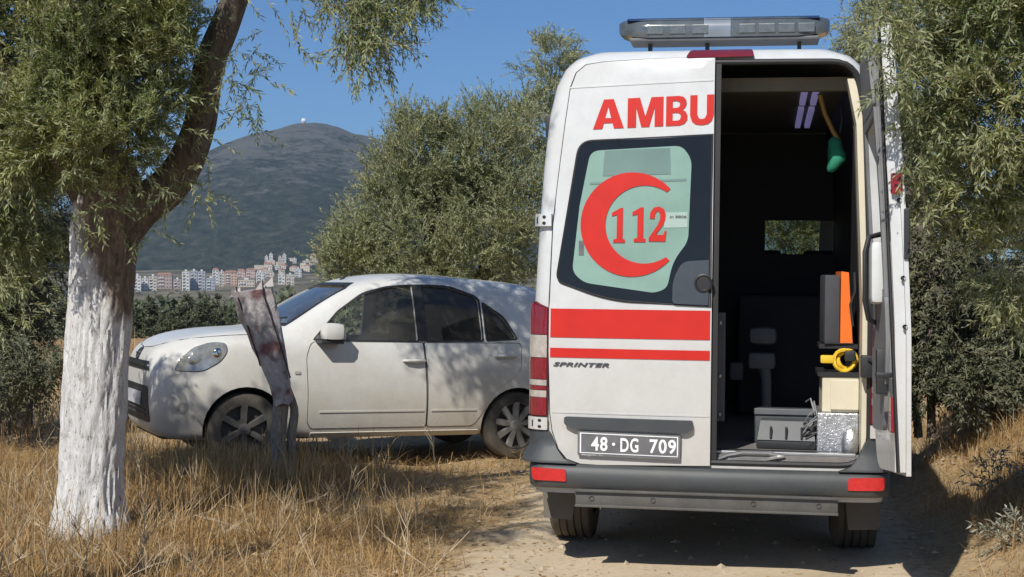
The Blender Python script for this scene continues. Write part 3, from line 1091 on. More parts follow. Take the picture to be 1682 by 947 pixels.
# number plate
MB().patch(round_poly([(-0.69, 0.636), (-0.133, 0.628), (-0.131, 0.762), (-0.690, 0.770)], 0.008, 3), 0.1, T, 0.052, 0.024).build("number_plate", PLATEB, ld)
npl = ld.children[-1]
m = MB()
for q in ([(-0.677, 0.652), (-0.670, 0.652), (-0.670, 0.760), (-0.677, 0.760)], [(-0.150, 0.652), (-0.144, 0.652), (-0.144, 0.752), (-0.150, 0.752)],
          [(-0.677, 0.756), (-0.144, 0.748), (-0.144, 0.753), (-0.677, 0.761)], [(-0.677, 0.650), (-0.144, 0.644), (-0.144, 0.648), (-0.677, 0.654)]):
    m.patch(q, 0.1, T, 0.055, 0.003)
m.build("plate_border", PLATEW, npl)
for t_, x0, x1 in (("48", -0.615, -0.525), ("DG", -0.455, -0.357), ("709", -0.297, -0.155)):
    z0 = 0.664 - (x0 + 0.615) * 0.012
    tv, tf = text2d(t_, x0, x1, z0, z0 + 0.077, 0.022, space=1.12)
    MB().flat(tv, tf, 0.1, T, 0.055, 0.003).build("plate_characters", PLATEW, npl)
m = MB()
m.patch([(-0.492 + 0.009 * math.cos(k), 0.703 + 0.009 * math.sin(k)) for k in np.linspace(0, 2 * PI, 9)[:-1]], 0, T, 0.055, 0.003)
m.build("plate_dot", PLATEW, npl)
m = MB()
tv, tf = text2d("Mengerler Tic.", -0.665, -0.545, 0.633, 0.646, 0.01)
m.flat(tv, tf, 0.1, T, 0.0545, 0.002)
m.build("dealer_lettering", pmat("grey_print", (0.5, 0.5, 0.5), 0.5), npl)
# grey handle recess with round lock
hp = MB().patch(round_poly([(-0.135, 1.70), (0.008, 1.71), (0.008, 1.466), (-0.185, 1.472), (-0.185, 1.60)], [0.04, 0.0, 0.0, 0.02, 0.05], 4), 0.06, T, 0.046, 0.012).build("handle_panel", pmat("handle_panel_grey", (0.05, 0.06, 0.075), 0.4), ld, 40)
m = MB()
mt = Matrix.Translation(Vector(T(-0.02, 1.585, 0.05))) @ Matrix.Rotation(R(-90), 4, 'Z')
m.lathe([(-0.01, 0.05), (0.004, 0.05), (0.008, 0.042), (0.002, 0.035), (0.002, 0.001)], mt, 20)
m.build("door_pull", BLACK, hp, 40)

# hinges, white blocks with two bolts
for s in (-1, 1):
    for zc in (0.80, 1.925):
        w0 = float(np.interp(zc, VZ, VW))
        a, b = (w0 - 0.085, w0 + 0.035)
        if zc < 1:
            a, b = 0.868, 0.985
        hg = MB().patch([(s * a, zc - 0.034), (s * b, zc - 0.034), (s * b, zc + 0.034), (s * a, zc + 0.034)], 0.03, T, 0.028 if zc > 1 else 0.03, 0.03).build("hinge", WHITE, amb)
        for dz in (-0.017, 0.017):
            MB().patch([(s * (a + 0.035) + 0.009 * math.cos(k), zc + dz + 0.009 * math.sin(k)) for k in np.linspace(0, 2 * PI, 9)[:-1]], 0, T, 0.031, 0.003).build("bolt", BLACK, hg)
        mm = MB()
        mm.patch([(s * (b - 0.045), zc - 0.018), (s * (b - 0.038), zc - 0.018), (s * (b - 0.038), zc + 0.018), (s * (b - 0.045), zc + 0.018)], 0, T, 0.031, 0.003)
        mm.build("hinge_slot", BLACK, hg)

# tail lamps
for s in (-1, 1):
    base = MB().patch(round_poly([(s * 0.868, 0.838), (s * 1.07, 0.838), (s * 1.07, 1.46), (s * 0.96, 1.475), (s * 0.868, 1.44)], 0.01, 2), 0.03, T, 0.016, 0.03)
    tl = base.build("tail_light", pmat("lamp_body_red" + str(s), (0.12, 0.01, 0.015), 0.3), amb, 40)
    for (z0, z1, mt) in ((1.292, 1.452, LREDM), (1.165, 1.288, LCLEAR), (1.045, 1.161, LREDM), (1.010, 1.041, LCLEAR), (0.985, 1.007, LREDM), (0.945, 0.982, LCLEAR), (0.845, 0.942, LREDM)):
        zt = z1 if z1 < 1.45 else 1.436
        MB().patch([(s * 0.874, z0), (s * 1.06, z0), (s * 1.06, z1), (s * 0.96, z1 + (0.012 if z1 > 1.45 else 0)), (s * 0.874, zt)], 0.03, T, 0.024, 0.01).build("lens", mt, tl, 40)

# bumper
prof = [(-0.03, 0.452), (0.02, 0.448), (0.055, 0.46), (0.068, 0.48), (0.07, 0.53), (0.06, 0.565), (0.045, 0.580), (0.02, 0.586), (-0.04, 0.586)]
ss = list(np.linspace(-1.55, -0.80, 22)) + list(np.linspace(-0.74, 0.74, 16)) + list(np.linspace(0.80, 1.55, 22))
m = MB()
vs, fs = [], []
for s in ss:
    for (o, z) in prof:
        t = T(s, 0.7, o); t0 = T(s, 0.7, 0)
        vs.append((t0[0] + (t[0] - t0[0]) * 0.25, t[1], z))
n = len(prof)
for i in range(len(ss) - 1):
    for k in range(n - 1):
        fs.append((i * n + k, (i + 1) * n + k, (i + 1) * n + k + 1, i * n + k + 1))
m.add(vs, fs)
bumper = m.build("bumper", BUMP, amb, 35)
for s in (-1, 1):
    cp = [(s * 0.70, 0.589), (s * 0.765, 0.612), (s * 0.812, 0.665), (s * 0.845, 0.74), (s * 0.862, 0.763), (s * 1.15, 0.763), (s * 1.15, 0.589)]
    MB().patch(cp, 0.04, lambda a, b, o: T(a, b, o + 0.045 * max(0, min(1, (0.68 - b) / 0.08))), 0.018, 0.04).build("bumper_corner", BUMP, bumper, 35)
    a, b = (0.745, 0.905)
    MB().patch(round_poly([(s * a, 0.492), (s * b, 0.494), (s * (b + 0.01), 0.562), (s * (a + 0.005), 0.558)], 0.012, 3), 0.04, T, 0.078, 0.02).build("reflector", REFRED, bumper, 40)
# step bar
m = MB()
m.box(-0.69, 0.70, -0.145, -0.085, 0.375, 0.465, bev=0.014)
m.box(-0.69, 0.70, -0.165, -0.144, 0.455, 0.469, bev=0.003)
m.box(-0.69, 0.70, -0.158, -0.144, 0.373, 0.387, bev=0.003)
sb = m.build("step_bar", STEPM, amb, 35)
for x in (-0.60, -0.27, 0.26, 0.60):
    mm = MB()
    mt = Matrix.Translation((x, -0.147, 0.42)) @ Matrix.Rotation(R(90), 4, 'Z')
    mm.lathe([(-0.004, 0.013), (0.003, 0.013), (0.003, 0.0005)], mt, 10)
    mm.build("bolt_recess", BLACK, sb)
MB().box(-0.55, -0.49, -0.085, 0.3, 0.39, 0.45).build("bar_bracket", BLACK, amb)
MB().box(0.49, 0.55, -0.085, 0.3, 0.39, 0.45).build("bar_bracket", BLACK, amb)
MB().box(-0.67, 0.68, -0.02, 0.06, 0.36, 0.462, bev=0.01).build("shadow_fill_beam", RUBBER, amb)  # unseen beam added to block light between bumper and step bar
# underside
m = MB()
m.box(-0.78, 0.78, 0.15, 5.6, 0.40, 0.60)
m.box(-0.45, 0.45, 0.3, 0.85, 0.30, 0.40)
m.build("underbody", RUBBER, amb)
m = MB()
m.tube([(-0.75, 1.12, 0.36), (0.75, 1.12, 0.36)], 0.06, 10)
m.ball((0.0, 1.12, 0.36), 0.16, 0.16, 0.16)
m.build("rear_axle", RUBBER, amb, 40)
m = MB()
m.tube([(-0.40, 0.35, 0.33), (-0.40, 0.9, 0.33)], 0.03, 10)
m.build("exhaust_pipe", ALU, amb, 40)


def van_wheel(x, y, side):
    mt = Matrix.Translation((x, y, 0.36))
    tp = []
    w = 0.125
    tp += [(-w, 0.21), (-w - 0.012, 0.27), (-w, 0.325), (-w + 0.02, 0.352)]
    for k in range(5):
        a = -w + 0.025 + k * 0.045
        tp += [(a, 0.36), (a + 0.034, 0.36), (a + 0.036, 0.35), (a + 0.043, 0.35)]
    tp += [(w - 0.02, 0.352), (w, 0.325), (w + 0.012, 0.27), (w, 0.21)]
    wh = MB().lathe(tp, mt, 40).build("wheel", TYRE, amb, 30)
    wh.name = "tyre"
    MB().lathe([(side * 0.10, 0.215), (side * 0.06, 0.19), (side * 0.03, 0.12), (side * 0.07, 0.07), (side * 0.07, 0.001)], mt, 24).build("rim", RIMM, wh, 40)
    return wh


for s in (-1, 1):
    van_wheel(s * 0.845, 1.12, s)
    van_wheel(s * 0.845, 4.80, s)
    m = MB()
    q = [(s * 0.985, 0.60, 0.47), (s * 0.76, 0.60, 0.47), (s * 0.79, 0.54, 0.19), (s * 0.955, 0.54, 0.20)]
    m.add(q + [(a, b + 0.012, c) for a, b, c in q], [(0, 1, 2, 3), (7, 6, 5, 4), (0, 4, 5, 1), (1, 5, 6, 2), (2, 6, 7, 3), (3, 7, 4, 0)])
    m.build("mud_flap", MUD, amb)
# high brake lamp
MB().patch(round_poly([(-0.135, 2.815), (0.235, 2.820), (0.225, 2.868), (-0.11, 2.866)], 0.015, 3), 0.05, T, 0.035, 0.04).build("brake_light", BRLAMP, amb, 40)
MB().box(-0.955, -0.885, 0.42, 0.50, 2.42, 2.545, bev=0.01).build("marker_lamp", BLACK, amb, 40)

# light bar
lbar = bpy.data.objects.new("light_bar", None)
LBY = 1.4


def bar_seg(x0, x1, e0, e1):
    """rounded section swept along x, with tapered ends"""
    sec = [(-0.14, 0.0), (-0.15, 0.04), (-0.145, 0.09), (-0.12, 0.125), (-0.06, 0.145), (0.06, 0.145), (0.12, 0.125), (0.145, 0.09), (0.15, 0.04), (0.14, 0.0)]
    xs = [(x0, e0)]
    if e0 < 1:
        xs += [(x0 + 0.02, 0.6), (x0 + 0.06, 0.8), (x0 + 0.13, 0.95), (x0 + 0.2, 1)]
    if e1 < 1:
        xs += [(x1 - 0.2, 1), (x1 - 0.13, 0.95), (x1 - 0.06, 0.8), (x1 - 0.02, 0.6)]
    xs += [(x1, e1)]
    vs, fs = [], []
    for x, k in xs:
        for (y, z) in sec:
            vs.append((x, LBY + y * k, 3.11 + 0.055 + (z - 0.055) * (0.25 + 0.75 * k) * 0.92 + (1 - k) * 0.03))
    n = len(sec)
    for i in range(len(xs) - 1):
        for j in range(n):
            fs.append((i * n + j, (i + 1) * n + j, (i + 1) * n + (j + 1) % n, i * n + (j + 1) % n))
    fs.append(tuple(range(n)))
    fs.append(tuple((len(xs) - 1) * n + j for j in range(n - 1, -1, -1)))
    return vs, fs


LBC = -0.005
m = MB().add(*bar_seg(LBC - 0.62, LBC - 0.085, 0.3, 1))
lb0 = m.build("light_bar", BARLENS, amb, 40)
MB().add(*bar_seg(LBC + 0.085, LBC + 0.69, 1, 0.3)).build("lens", BARLENS, lb0, 40)
m = MB().add(*bar_seg(LBC - 0.083, LBC + 0.083, 1, 1))
m.build("centre_section", pmat("light_bar_centre", (0.20, 0.23, 0.27), 0.2, coat=0.5), lb0, 40)
m = MB()
m.box(-0.55, 0.62, LBY - 0.13, LBY + 0.13, 3.092, 3.116, bev=0.008)
m.build("bar_base", BARBASE, lb0)
for x0, x1 in ((-0.57, -0.09), (-0.08, 0.08), (0.09, 0.62)):
    v, f = [], []
    m = MB()
    sec = [(-0.128, 0.123), (-0.064, 0.1495), (0.064, 0.1495), (0.128, 0.123), (0.06, 0.135), (-0.06, 0.135)]
    m.prism(sec, lambda a, b: Vector((x0, LBY + a, 3.106 + b * 0.95)), lambda a, b: Vector((x1, LBY + a, 3.106 + b * 0.95)))
    m.build("bar_top", BARTOP, lb0)
for x0 in (-0.44, -0.30, -0.16, 0.13, 0.25, 0.37, 0.49):
    m = MB().box(x0, x0 + 0.10, LBY - 0.1515, LBY - 0.143, 3.135, 3.19, bev=0.003)
    m.build("lamp_module", BARLED, lb0)
for x in (-0.43, -0.07, 0.50):
    m = MB().box(x - 0.012, x + 0.012, LBY - 0.03, LBY + 0.03, 2.86, 3.10)
    m.build("bar_foot", BLACK, lb0)

# --- open right door, built shut and then swung on its hinge
DOORR = [(-a, b - 0.06 * max(0, b - 2.3) / 0.5) for a, b in DOORL]
DOORR = [((0.03 if a < 0 else a), b) for a, b in DOORR]
HX, HY = 1.0, -0.03
rd = bpy.data.objects.new("rear_door", None)
COL.objects.link(rd)
rd.parent = amb
rd.matrix_local = Matrix.Translation((HX, HY, 0.03)) @ Matrix.Rotation(R(90.0), 4, Vector((-0.035, 0.03, 1)).normalized()) @ Matrix.Translation((-HX, -HY, 0))
rd["label"] = "rear door swung wide open showing its inner side"
MB().patch(DOORR, 0.06, T, 0.028, 0.022).build("outer_panel", WHITE, rd, 30)
# welded inner frame of the door with a window hole
inner_out = [(0.05 + (a - 0.05) * 0.985 if a > 0.1 else 0.05, 1.7 + (b - 1.7) * 0.985) for a, b in DOORR]
FRZ = [(0.36, 1.50), (0.78, 1.50), (0.755, 2.1), (0.71, 2.33), (0.36, 2.36)]
v2, f2 = with_holes(inner_out, [FRZ])
MB().flat(v2, f2, 0.08, T, 0.005, 0.05).build("inner_frame", WHITE, rd, 30)
MB().patch(FRZ, 0.08, T, 0.0, 0.006).build("window", BLACKG, rd, 40)
MB().patch(round_poly([(0.40, 0.80), (0.80, 0.80), (0.82, 1.44), (0.30, 1.47), (0.30, 1.20)], 0.05, 4), 0.08, T, -0.046, 0.018).build("inner_trim", GREYTRIM, rd, 40)
it = rd.children[-1]
MB().patch(round_poly([(0.32, 2.40), (0.72, 2.38), (0.69, 2.68), (0.35, 2.72)], 0.05, 4), 0.08, T, -0.046, 0.018).build("inner_trim", GREYTRIM, rd, 40)
m = MB()
fr2 = [(0.315, 1.46), (0.83, 1.46), (0.80, 2.12), (0.75, 2.37), (0.315, 2.40)]
v2, f2 = with_holes(fr2, [FRZ])
m.flat(v2, f2, 0.08, T, -0.046, 0.016)
m.build("window_surround", GREYTRIM, rd, 40)
m = MB().box(0.40, 0.56, 0.06, 0.135, 1.43, 1.74, bev=0.028)
m.build("door_pocket", WHITE, rd, 40)
m = MB()
m.tube([(0.68, 0.07, 1.80), (0.63, 0.13, 1.78), (0.60, 0.15, 1.70), (0.60, 0.15, 1.45), (0.63, 0.13, 1.36), (0.68, 0.07, 1.33)], 0.014, 8)
m.build("grab_handle", BLACK, rd, 40)
m = MB()
m.box(0.075, 0.16, 0.055, 0.13, 1.06, 1.085, bev=0.006)
m.box(0.34, 0.42, 0.055, 0.11, 0.98, 1.20, bev=0.008)
m.box(0.16, 0.36, 0.055, 0.075, 1.065, 1.08, bev=0.004)
m.build("door_latch", BLACK, rd, 40)
MB().box(0.07, 0.27, 0.047, 0.060, 0.80, 0.97, bev=0.003).build("reflector", REFDRK, rd, 40)
MB().box(0.021, 0.030, vlean(1.98) - 0.02, vlean(1.98) + 0.035, 1.93, 2.03, bev=0.003).build("edge_reflector", REFDRK, rd, 40)
for z, y in ((1.90, 0.0), (1.53, 0.0), (1.30, 0.0), (2.45, 0.0)):
    MB().lathe([(-0.004, 0.012), (0.004, 0.012), (0.004, 0.001)], Matrix.Translation((0.027, y + vlean(z), z)), 10).build("striker_bolt", BLACK, rd)
MB().box(0.015, 0.030, vlean(1.74) - 0.040, vlean(1.74) - 0.012, 1.62, 1.86, bev=0.005).build("edge_grip", BLACK, rd)
m = MB()
per = inner_out
m.tube([Vector(T(a, b, -0.03)) for a, b in per], 0.010, 6, closed=True)
m.build("door_seal", RUBBER, rd, 40)
# door check arm and pillar latch
m = MB()
m.box(0.815, 0.90, -0.03, 0.05, 1.09, 1.21, bev=0.01)
m.tube([(0.88, -0.02, 1.12), (0.95, -0.10, 1.07), (0.99, -0.30, 1.06)], 0.013, 6)
m.tube([(0.85, -0.035, 1.19), (0.90, -0.07, 1.17), (0.92, -0.06, 1.12)], 0.008, 6)
m.build("check_arm", BLACK, amb, 40)

# --- rear cabinet inside at the right
MB().box(0.625, 0.822, 0.28, 0.75, 0.88, 1.075, bev=0.006).build("cabinet", CREAM, amb)
cab = amb.children[-1]
MB().box(0.67, 0.822, 0.262, 0.279, 0.895, 1.060, bev=0.004).build("cabinet_panel", CREAM, cab)
MB().box(0.60, 0.822, 0.25, 0.76, 0.659, 0.878, bev=0.008).build("kick_plate", TREAD, amb)
MB().ball((0.775, 0.22, 0.72), 0.05, 0.05, 0.09).build("corner_guard", TREAD, amb, 40)
MB().box(0.60, 0.822, 0.27, 0.75, 1.077, 1.10).build("shelf", DKIN, amb)
MB().box(0.61, 0.822, 0.40, 0.75, 1.225, 1.25).build("shelf", DKIN, amb)
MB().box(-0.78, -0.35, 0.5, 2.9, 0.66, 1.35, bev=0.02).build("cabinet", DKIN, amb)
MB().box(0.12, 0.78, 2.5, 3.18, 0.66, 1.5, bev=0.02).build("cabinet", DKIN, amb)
MB().box(-0.10, 0.09, 0.40, 0.44, 0.80, 1.42, bev=0.01).build("inner_post", pmat("inner_post_grey", (0.10, 0.10, 0.11), 0.5), amb)
ipo = amb.children[-1]
for z in (0.84, 1.06, 1.36):
    MB().ball((0.06, 0.398, z), 0.012, 0.006, 0.012, 8).build("screw", ALU, ipo)

# loose things inside the ambulance (each a thing of its own, placed in world space)


def vp(x, y, z):
    return AMB_M @ Vector((x, y, z))


def inside(name, label, cat, x, y, z, extra=0.0):
    o = thing(name, label, cat)
    o.matrix_world = Matrix.Translation(vp(x, y, z)) @ AMB_M.to_3x3().to_4x4() @ Matrix.Rotation(extra, 4, 'Z')
    return o


t = inside("equipment_case", "charcoal ribbed plastic case lying on the ambulance floor", "case", 0.44, 0.50, 0.657, R(-3))
b = MB().box(-0.165, 0.165, -0.13, 0.13, 0.0, 0.05, bev=0.012).build("base", BLACK, t, 40)
m = MB()
vs = [(-0.16, -0.135, 0.05), (0.16, -0.135, 0.05), (0.16, 0.12, 0.05), (-0.16, 0.12, 0.05), (-0.145, -0.09, 0.155), (0.145, -0.09, 0.155), (0.145, 0.11, 0.155), (-0.145, 0.11, 0.155)]
m.add(vs, [(0, 1, 5, 4), (1, 2, 6, 5), (2, 3, 7, 6), (3, 0, 4, 7), (4, 5, 6, 7), (3, 2, 1, 0)])
lidp = m.build("lid", CASE, t)
for x in (-0.085, 0.0, 0.085):
    MB().box(x - 0.006, x + 0.006, -0.142, -0.105, 0.06, 0.125, bev=0.003).build("rib", BLACK, lidp)
t = inside("equipment_case", "flat grey box lid standing behind the charcoal case", "box", 0.42, 0.70, 0.657)
MB().box(-0.17, 0.17, 0.0, 0.10, 0, 0.20, bev=0.01).build("shell", CASE, t, 40)
MB().box(-0.17, 0.17, -0.012, 0.0, 0.165, 0.20, bev=0.004).build("rim", pmat("case_grey", (0.13, 0.14, 0.145), 0.5), t)
t = inside("spine_board", "orange and black immobiliser bag standing on the rear shelf", "medical bag", 0.715, 0.50, 1.252, R(4))
MB().box(-0.085, 0.0, -0.10, 0.16, 0, 0.385, bev=0.012).build("pouch", pmat("bag_black", (0.05, 0.052, 0.06), 0.7), t, 40)
MB().prism([(0.002, 0.0), (0.07, 0.0), (0.045, 0.40), (0.004, 0.405)], lambda u, v: Vector((u, -0.11, v)), lambda u, v: Vector((u, 0.16, v))).build("board", ORANGE, t)
m = MB().tube([(0.075, -0.11, 0.40), (0.08, -0.12, 0.30), (0.055, -0.12, 0.22), (0.07, -0.12, 0.10)], 0.008, 6)
m.build("strap", BLACK, t, 40)
MB().box(-0.085, 0.075, -0.112, -0.101, -0.0, 0.006).build("base_edge", BLACK, t)
t = inside("coiled_strap", "yellow coiled strap on the dark shelf below the orange board", "strap", 0.745, 0.36, 1.101)
m = MB()
for k, (r_, dz) in enumerate(((0.062, 0.062), (0.048, 0.062), (0.055, 0.066))):
    mt = [(r_ * math.cos(a) * 0.9 + 0.01 * k, -0.03 + 0.02 * k + 0.01 * math.sin(3 * a), dz + r_ * math.sin(a) * 0.95) for a in np.linspace(0, 2 * PI, 17)[:-1]]
    m.tube(mt, 0.011, 6, closed=True)
m.build("coil", YELLOW, t, 40)
MB().box(-0.13, -0.055, -0.05, -0.01, 0.045, 0.09, bev=0.01).build("buckle", YELLOW, t, 40)
MB().box(0.0, 0.06, -0.07, 0.0, 0.06, 0.12, bev=0.012).build("grip", BLACK, t, 40)
t = inside("cloth_bag", "green cloth bag hanging from the upper wall inside", "bag", 0.70, 0.62, 2.33)
m = MB()
m.ball((0, 0, 0), 0.052, 0.045, 0.095, 16)
for i in range(len(m.v)):
    p = Vector(m.v[i])
    k = 1 + 0.55 * noise.noise(p * 16) + 0.25 * noise.noise(p * 40)
    m.v[i] = (p.x * k - 0.3 * max(0, -p.z - 0.02) , p.y * k, p.z * (0.9 + 0.2 * k))
m.build("sack", GREEN, t, 60)
m = MB().tube([(0.02, 0, 0.12), (0.03, 0, 0.2), (0.02, 0.02, 0.30)], 0.009, 6)
m.build("hanging_strap", BLACK, t, 40)
t = inside("folding_seat", "pale grey armrest and post of a folding seat inside the dark ambulance", "seat", 0.30, 1.9, 0.657)
MB().tube([(0.02, 0, 0), (0.02, 0, 0.28), (0.0, 0, 0.42)], [0.035, 0.035, 0.045], 10).build("post", PALE, t, 40)
MB().box(-0.10, 0.08, -0.05, 0.07, 0.36, 0.47, bev=0.03).build("bracket", PALE, t, 40)
MB().box(-0.10, 0.09, -0.05, 0.10, 0.52, 0.64, bev=0.05).build("armrest", PALE, t, 40)
MB().box(-0.22, -0.13, 0.0, 0.08, 0.28, 0.40, bev=0.02).build("cushion", pmat("seat_grey", (0.12, 0.12, 0.125), 0.6), t, 40)
t = inside("cable_tangle", "tangle of black cables and clear tubes beside the tread plate", "cables", 0.555, 0.42, 0.657)
rr = random.Random(4)
for k in range(9):
    p = []
    ang = rr.random() * 6
    for q in range(7):
        p.append((0.045 * math.cos(ang + q * 0.9) + rr.uniform(-0.02, 0.02), 0.06 * math.sin(ang + q * 0.8), 0.01 + (0.33 if k % 3 == 0 else 0.17) * (q / 6) * rr.uniform(0.7, 1)))
    MB().tube(p, 0.006 if k % 3 else 0.0045, 5).build("cable", BLACK if k % 3 else PALE, t, 40)

# ================================================================ CAR
car = thing("hatchback_car", "dusty white five door hatchback parked in the dry grass", "car", (-1.406, 13.70, 0.045), (0, R(-1.2), R(180 + 24)))
car.scale = (1, 1, 0.98)
#        x     zs    Ws    Wm    zb    Wb    Wr    zt
CST = [(1.965, 0.42, 0.44, 0.52, 0.70, 0.48, 0.28, 0.84),
       (1.945, 0.30, 0.58, 0.66, 0.78, 0.61, 0.38, 0.93),
       (1.86, 0.22, 0.68, 0.755, 0.87, 0.70, 0.48, 1.01),
       (1.70, 0.20, 0.74, 0.81, 0.96, 0.75, 0.54, 1.08),
       (1.46, 0.20, 0.775, 0.83, 1.03, 0.775, 0.58, 1.125),
       (1.22, 0.20, 0.785, 0.84, 1.06, 0.785, 0.61, 1.145),
       (0.97, 0.20, 0.785, 0.84, 1.05, 0.785, 0.64, 1.155),
       (0.86, 0.20, 0.785, 0.84, 1.045, 0.785, 0.64, 1.19),
       (0.66, 0.20, 0.785, 0.84, 1.04, 0.785, 0.64, 1.33),
       (0.42, 0.20, 0.785, 0.84, 1.04, 0.785, 0.635, 1.485),
       (0.20, 0.20, 0.785, 0.84, 1.04, 0.785, 0.625, 1.59),
       (-0.03, 0.20, 0.785, 0.84, 1.04, 0.785, 0.62, 1.64),
       (-0.3, 0.20, 0.785, 0.84, 1.04, 0.785, 0.62, 1.66),
       (-0.6, 0.20, 0.785, 0.84, 1.045, 0.785, 0.62, 1.655),
       (-0.9, 0.20, 0.785, 0.84, 1.055, 0.785, 0.615, 1.63),
       (-1.2, 0.21, 0.785, 0.84, 1.065, 0.78, 0.61, 1.61),
       (-1.42, 0.22, 0.775, 0.83, 1.07, 0.77, 0.60, 1.59),
       (-1.56, 0.24, 0.76, 0.82, 1.10, 0.755, 0.58, 1.555),
       (-1.68, 0.25, 0.74, 0.80, 1.07, 0.73, 0.57, 1.38),
       (-1.76, 0.27, 0.71, 0.78, 1.00, 0.70, 0.52, 1.12),
       (-1.83, 0.32, 0.64, 0.72, 0.86, 0.64, 0.46, 0.96),
       (-1.86, 0.42, 0.54, 0.62, 0.74, 0.54, 0.38, 0.82)]


def car_section(st):
    x, zs, Ws, Wm, zb, Wb, Wr, zt = st
    zm = 0.5 * (zs + zb)
    d = zt - zb
    h = [(0.0, zs), (Ws * 0.62, zs), (Ws * 0.95, zs + 0.015), (Ws, zs + 0.09), (Wm * 0.992, zs + (zb - zs) * 0.34), (Wm, zs + (zb - zs) * 0.62),
         ((Wm + Wb) / 2 + 0.004, zs + (zb - zs) * 0.90), (Wb, zb + 0.004), (Wb + (Wr - Wb) * 0.40, zb + d * 0.42), (Wb + (Wr - Wb) * 0.78, zb + d * 0.76),
         (Wr * 0.97, zb + d * 0.895), (Wr * 0.80, zb + d * 0.965), (Wr * 0.42, zb + d * 0.995), (0.0, zt)]
    full = [(x, y, z) for y, z in h] + [(x, -y, z) for y, z in h[-2:0:-1]]
    return full


def car_body():
    secs = [car_section(s) for s in CST]
    n = len(secs[0])
    m = MB()
    vs = [p for s in secs for p in s]
    fs = [(i * n + k, (i + 1) * n + k, (i + 1) * n + (k + 1) % n, i * n + (k + 1) % n) for i in range(len(secs) - 1) for k in range(n)]
    fs += [tuple(range(n)), tuple((len(secs) - 1) * n + k for k in range(n - 1, -1, -1))]
    m.add(vs, fs)
    o = m.build("body", CARW, None)
    bm = bmesh.new(); bm.from_mesh(o.data)
    bmesh.ops.recalc_face_normals(bm, faces=list(bm.faces)); bm.to_mesh(o.data); bm.free()
    md = o.modifiers.new("sub", 'SUBSURF'); md.levels = 2; md.render_levels = 2
    dg = bpy.context.evaluated_depsgraph_get()
    me = bpy.data.meshes.new_from_object(o.evaluated_get(dg))
    o.modifiers.clear(); o.data = me
    bm = bmesh.new(); bm.from_mesh(me)
    bvh = BVHTree.FromBMesh(bm)
    bm.free()
    return o, bvh


cbody, CBVH = car_body()


def cside(sgn):
    def f(u, v, off=0.0):
        hit = CBVH.ray_cast(Vector((u, sgn * 1.5, v)), Vector((0, -sgn, 0)))
        if hit[0] is None:
            return (u, sgn * (0.7 + off), v)
        return tuple(hit[0] + hit[1] * off)
    return f


def cfront(u, v, off=0.0):
    hit = CBVH.ray_cast(Vector((3, u, v)), Vector((-1, 0, 0)))
    return tuple(hit[0] + hit[1] * off) if hit[0] is not None else (2.0 + off, u, v)


def crear(u, v, off=0.0):
    hit = CBVH.ray_cast(Vector((-3, u, v)), Vector((1, 0, 0)))
    return tuple(hit[0] + hit[1] * off) if hit[0] is not None else (-1.7 - off, u, v)


W1 = round_poly([(0.64, 1.07), (0.40, 1.315), (0.18, 1.455), (-0.03, 1.52), (-0.265, 1.545), (-0.28, 1.06)], [0.02, 0.03, 0.05, 0.05, 0.02, 0.02], 4)
W2 = round_poly([(-0.355, 1.545), (-0.61, 1.53), (-0.84, 1.455), (-0.875, 1.42), (-0.885, 1.07), (-0.37, 1.063)], [0.02, 0.05, 0.03, 0.02, 0.02, 0.02], 4)
W3 = round_poly([(-0.92, 1.40), (-1.10, 1.265), (-1.215, 1.085), (-0.93, 1.072)], [0.03, 0.05, 0.03, 0.02], 4)
cuts = []
for w in (W1, W2, W3):
    cuts.append(MB().prism(w, lambda u, v: Vector((u, -1.2, v)), lambda u, v: Vector((u, 1.2, v))))
WS = [(-0.60, 1.20), (0.60, 1.20), (0.52, 1.50), (0.45, 1.535), (-0.45, 1.535), (-0.52, 1.50)]
cuts.append(MB().prism(WS, lambda u, v: Vector((0.05, u, v)), lambda u, v: Vector((1.3, u, v))))
WR = [(-0.52, 1.16), (0.52, 1.16), (0.44, 1.43), (-0.44, 1.43)]
cuts.append(MB().prism(WR, lambda u, v: Vector((-2.2, u, v)), lambda u, v: Vector((-1.3, u, v))))
for xa, za, ra in ((1.22, 0.325, 0.345), (-1.22, 0.31, 0.335)):
    for s in (-1, 1):
        cuts.append(MB().lathe([(-0.24, 0.001), (-0.24, ra), (0.24, ra), (0.24, 0.001)], Matrix.Translation((xa, s * 0.80, za)) @ Matrix.Rotation(R(90), 4, 'Z'), 32))
boolean(cbody, cuts, 0.028)
cbody.parent = car
m = MB()
m.box(-1.70, 1.85, -0.56, 0.56, 0.22, 0.66)
m.box(-0.80, 0.80, -0.72, 0.72, 0.22, 0.45)
m.build("underbody", RUBBER, car)
